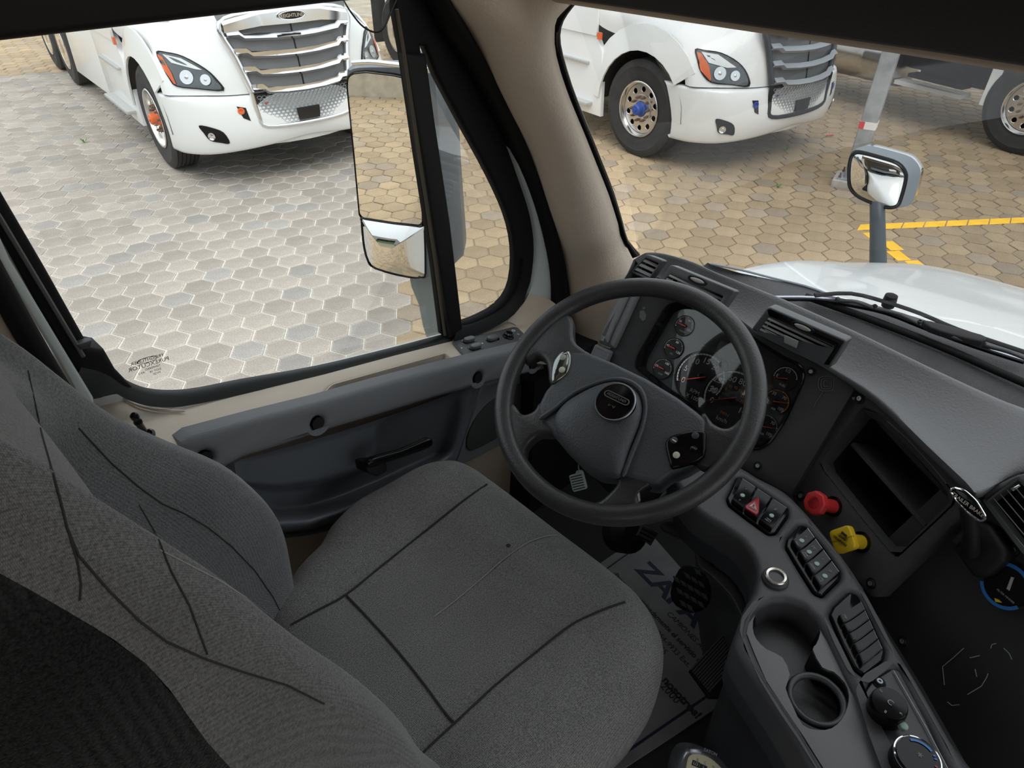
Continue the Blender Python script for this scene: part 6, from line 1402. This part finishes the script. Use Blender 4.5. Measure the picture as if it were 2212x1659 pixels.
# ================================================================= foot well
mat_n = thing('floor_mat', 'grey printed paper floor mat with blue border and Spanish lettering', 'floor mat', onZ(1400, 1300, 1.155))
FM = PL(onZ(1400, 1300, 1.156), (0, 0, 1), (0, -1, 0))
mp_ = [(1270, 1230), (1395, 1150), (1430, 1180), (1545, 1330), (1585, 1400), (1545, 1500), (1470, 1560), (1330, 1659), (1270, 1700), (1150, 1700), (1180, 1400)]
mp_ = [(1288, 1222), (1400, 1145), (1640, 1420), (1562, 1520), (1340, 1665), (1200, 1750), (1050, 1600)]
slab('paper_sheet', FM.pts(mp_), (0, 0, 1), .004, M_paper, mat_n, r=.001, seg=1)
te = (FM.uv(1510, 1425) - FM.uv(1325, 1235)).normalized(); tn = V((0, 0, 1)).cross(te); FT = FM.off(.0006)
def ml(s_, u, v, sz, m=M_blk, b=0.0, sh=0.0, al='LEFT', w_=1.0): return text('mat_lettering', s_, FT.uv(u, v), te, tn, sz, m, mat_n, align=al, bold=b, shear=sh, wide=w_)
ml('¡Programe anticipadamente el servicio de su unidad!', 1326, 1237, .0185, b=.0005); ml('Citas: (01-595) 954-9933 Ext. 30314', 1346, 1288, .019); ml('954-0855', 1392, 1362, .019)
ml('ZAPATA', 1385, 1222, .072, M_navy, b=.002, w_=1.15); ml('CAMIONES AEROPUERTO', 1442, 1322, .019, sh=.25)
ml('¡Contacte con nosotros!', 1330, 1350, .027, b=.001); ml('01-800-2000', 1378, 1420, .025)
def strip_(P, wd, m, nm):
    A, B = FT.uv(*P[0]), FT.uv(*P[1]); n_ = V((0, 0, 1)).cross((B - A).normalized()) * wd; slab(nm, [A - n_, B - n_, B + n_, A + n_], (0, 0, 1), .0004, m, mat_n, smooth=0)
strip_([(1530, 1502), (1330, 1640)], .0028, M_navy, 'blue_border'); strip_([(1300, 1236), (1406, 1160)], .0022, M_blk, 'border_line')
slab('blue_panel', FT.pts([(1320, 1609), (1338, 1626), (1260, 1672), (1200, 1680)]), (0, 0, 1), .0004, mat('blue_panel', (.04, .05, .22), .7), mat_n, smooth=0)
slab('blue_logo', FT.pts([(1350, 1578), (1370, 1566), (1368, 1560), (1374, 1564), (1376, 1574), (1352, 1588)]), (0, 0, 1), .0004, M_navy, mat_n, smooth=0)
slab('logo_dot', FT.pts([(1334, 1602), (1342, 1600), (1345, 1608), (1336, 1614)]), (0, 0, 1), .0004, M_navy, mat_n, smooth=0)
lm_ = thing('lower_mat', 'pale strip of the paper mat edge beside the console foot', 'floor mat', onZ(1580, 1510, 1.15))
slab('paper_tail', FM.off(-.002).pts([(1560, 1516), (1600, 1490), (1640, 1470), (1650, 1500), (1580, 1530)]), (0, 0, 1), .002, M_paper, lm_)
# brake pedal: ribbed square rubber pad on an arm
pd = thing('brake_pedal', 'black brake pedal with square rubber blocks over the mat', 'pedal', at(1490, 1270, 1.52))
PP = PL(at(1490, 1265, 1.50), V((-.45, -.10, .88)), (0, -1, 0))
slab('pedal_plate', cr(PP.pts([(1476, 1220), (1505, 1225), (1530, 1250), (1536, 1285), (1525, 1310), (1495, 1320), (1460, 1305), (1448, 1280), (1458, 1245)]), 2), PP.n, .02, M_rubber, pd, r=.005)
ua, ub = (15, 9), (-7, 19)
for i in range(-3, 4):
    for j in range(-3, 4):
        u0, v0 = 1492 + i * 15 + j * -8, 1270 + i * 9 + j * 17
        if not inside(u0, v0, [(1478, 1228), (1505, 1232), (1528, 1255), (1530, 1285), (1520, 1305), (1492, 1314), (1464, 1300), (1454, 1280), (1462, 1248)]): continue
        slab('tread_block', PP.off(.005).pts([(u0 - 6 - 3, v0 - 3.5 - 6), (u0 + 6 - 2.5, v0 + 3.5 - 7), (u0 + 6 + 2.5, v0 + 3.5 + 6), (u0 - 6 + 2.5, v0 - 3.5 + 7)]), PP.n, .006, mat('block_rubber', (.09, .095, .1), .35), pd, r=.0012, seg=1)
tube('pedal_arm', [PP.uv(1510, 1240, -.02), at(1560, 1190, 1.5), at(1580, 1130, 1.45)], .012, M_black, pd, 8)
# accelerator: long ribbed treadle
ac = thing('accelerator_pedal', 'long black ribbed accelerator treadle beside the console', 'pedal', at(1560, 1400, 1.45))
AP_ = PL(at(1555, 1400, 1.44), V((-.35, -.05, .93)), (0, -1, 0))
slab('treadle', AP_.pts([(1488, 1448), (1598, 1330), (1640, 1345), (1640, 1440), (1572, 1506), (1530, 1506)]), AP_.n, .02, M_rubber, ac, r=.004)
for k in range(11):
    f0 = k / 11; a = (lerp(1493, 1535, f0), lerp(1448, 1500, f0)); b = (lerp(1596, 1640, f0), lerp(1336, 1385, f0))
    tube('treadle_rib', [AP_.uv(*a, .002), AP_.uv(*b, .002)], .0032, mat('rib_rubber', (.022, .022, .023), .5), ac, 6)
# clutch side pedal with metal clip plate
cp_ = thing('clutch_pedal', 'dark pedal with ribbed metal plate under the bottom of the wheel rim', 'pedal', at(1395, 1155, 1.45))
slab('pedal_plate', [at(u, v, 1.42) for u, v in ((1388, 1134), (1422, 1152), (1406, 1180), (1376, 1158))], RT @ V((0, 0, -1)), .012, mat('pedal_metal', (.1, .105, .11), .35, .4), cp_, r=.002)
for k in range(3): slab('plate_rib', [at(u + k * -5, v + k * 8, 1.417) for u, v in ((1388, 1140), (1416, 1155), (1415, 1158), (1386, 1143))], RT @ V((0, 0, -1)), .004, M_black, cp_)
lathe('pivot_housing', [(.03, -.03), (.045, -.01), (.045, .03), (.02, .05)], at(1345, 1150, 1.5), RT @ V((.3, -.2, -1)), M_black, cp_, 20)
# lower trim under the console edge and bracket
und = thing('column_bracket', 'grey lever bracket under the dash beside the console', 'bracket', at(1450, 1130, 1.35))
slab('bracket_plate', cr([at(u, v, 1.36) for u, v in ((1418, 1122), (1440, 1112), (1470, 1120), (1498, 1140), (1530, 1170), (1575, 1205), (1560, 1215), (1520, 1196), (1470, 1160), (1430, 1140))], 2), V((-.5, 0, .8)), .02, M_slate, und, r=.004)
slab('lower_knee_trim', cr([at(u, v, 1.30) for u, v in ((1500, 1120), (1520, 1200), (1570, 1240), (1605, 1290), (1612, 1330), (1600, 1345), (1575, 1290), (1530, 1240), (1505, 1215))], 2), V((-.5, -.2, .8)), .02, M_slate, und, r=.006)
# gear selector head
gs = thing('gear_selector', 'chrome-rimmed gear knob with cream shift pattern at the bottom edge', 'gear knob', at(1530, 1660, .98))
GS = PL(at(1530, 1640, .98), RT @ V((.1, -.35, -1)), RT @ V((1, .55, 0)))
hd2 = cr(GS.pts([(1468, 1700), (1470, 1650), (1482, 1624), (1500, 1616), (1530, 1620), (1560, 1638), (1585, 1670), (1600, 1720), (1540, 1760)]), 3)
slab('knob_body', hd2, GS.n, .05, mat('brushed_shell', (.3, .32, .36), .25, .8), gs, r=.012, seg=4)
cf2 = cr(GS.off(.001).pts([(1482, 1690), (1484, 1650), (1490, 1634), (1503, 1629), (1528, 1634), (1552, 1652), (1570, 1680), (1560, 1730), (1510, 1735)]), 3)
slab('pattern_plate', cf2, GS.n, .004, mat('cream_plate', (.62, .60, .42), .35), gs, r=.001)
gx2 = (GS.uv(1560, 1664) - GS.uv(1504, 1640)).normalized(); gy2 = GS.n.cross(gx2)
for s_, u, v in (('R', 1507, 1643), ('5', 1523, 1650), ('7', 1540, 1660)): text('shift_numeral', s_, GS.uv(u, v, .0016), gx2, gy2, .0075, MC['dim_print'], gs)
for s_, u, v in (('LO', 1503, 1650), ('1', 1519, 1658)):
    slab('numeral_tile', [GS.uv(u, v, .0014) + gx2 * a * .0055 + gy2 * b * .0035 for a, b in ((-1, -1), (1, -1), (1, 1), (-1, 1))], GS.n, .0006, M_blk, gs, smooth=0)
    text('shift_numeral', s_, GS.uv(u, v, .0018), gx2, gy2, .0055, MC['cream_plate'], gs)
text('knob_lettering', 'EATON', GS.uv(1535, 1625, .002), gx2, gy2, .006, M_txtd, gs)
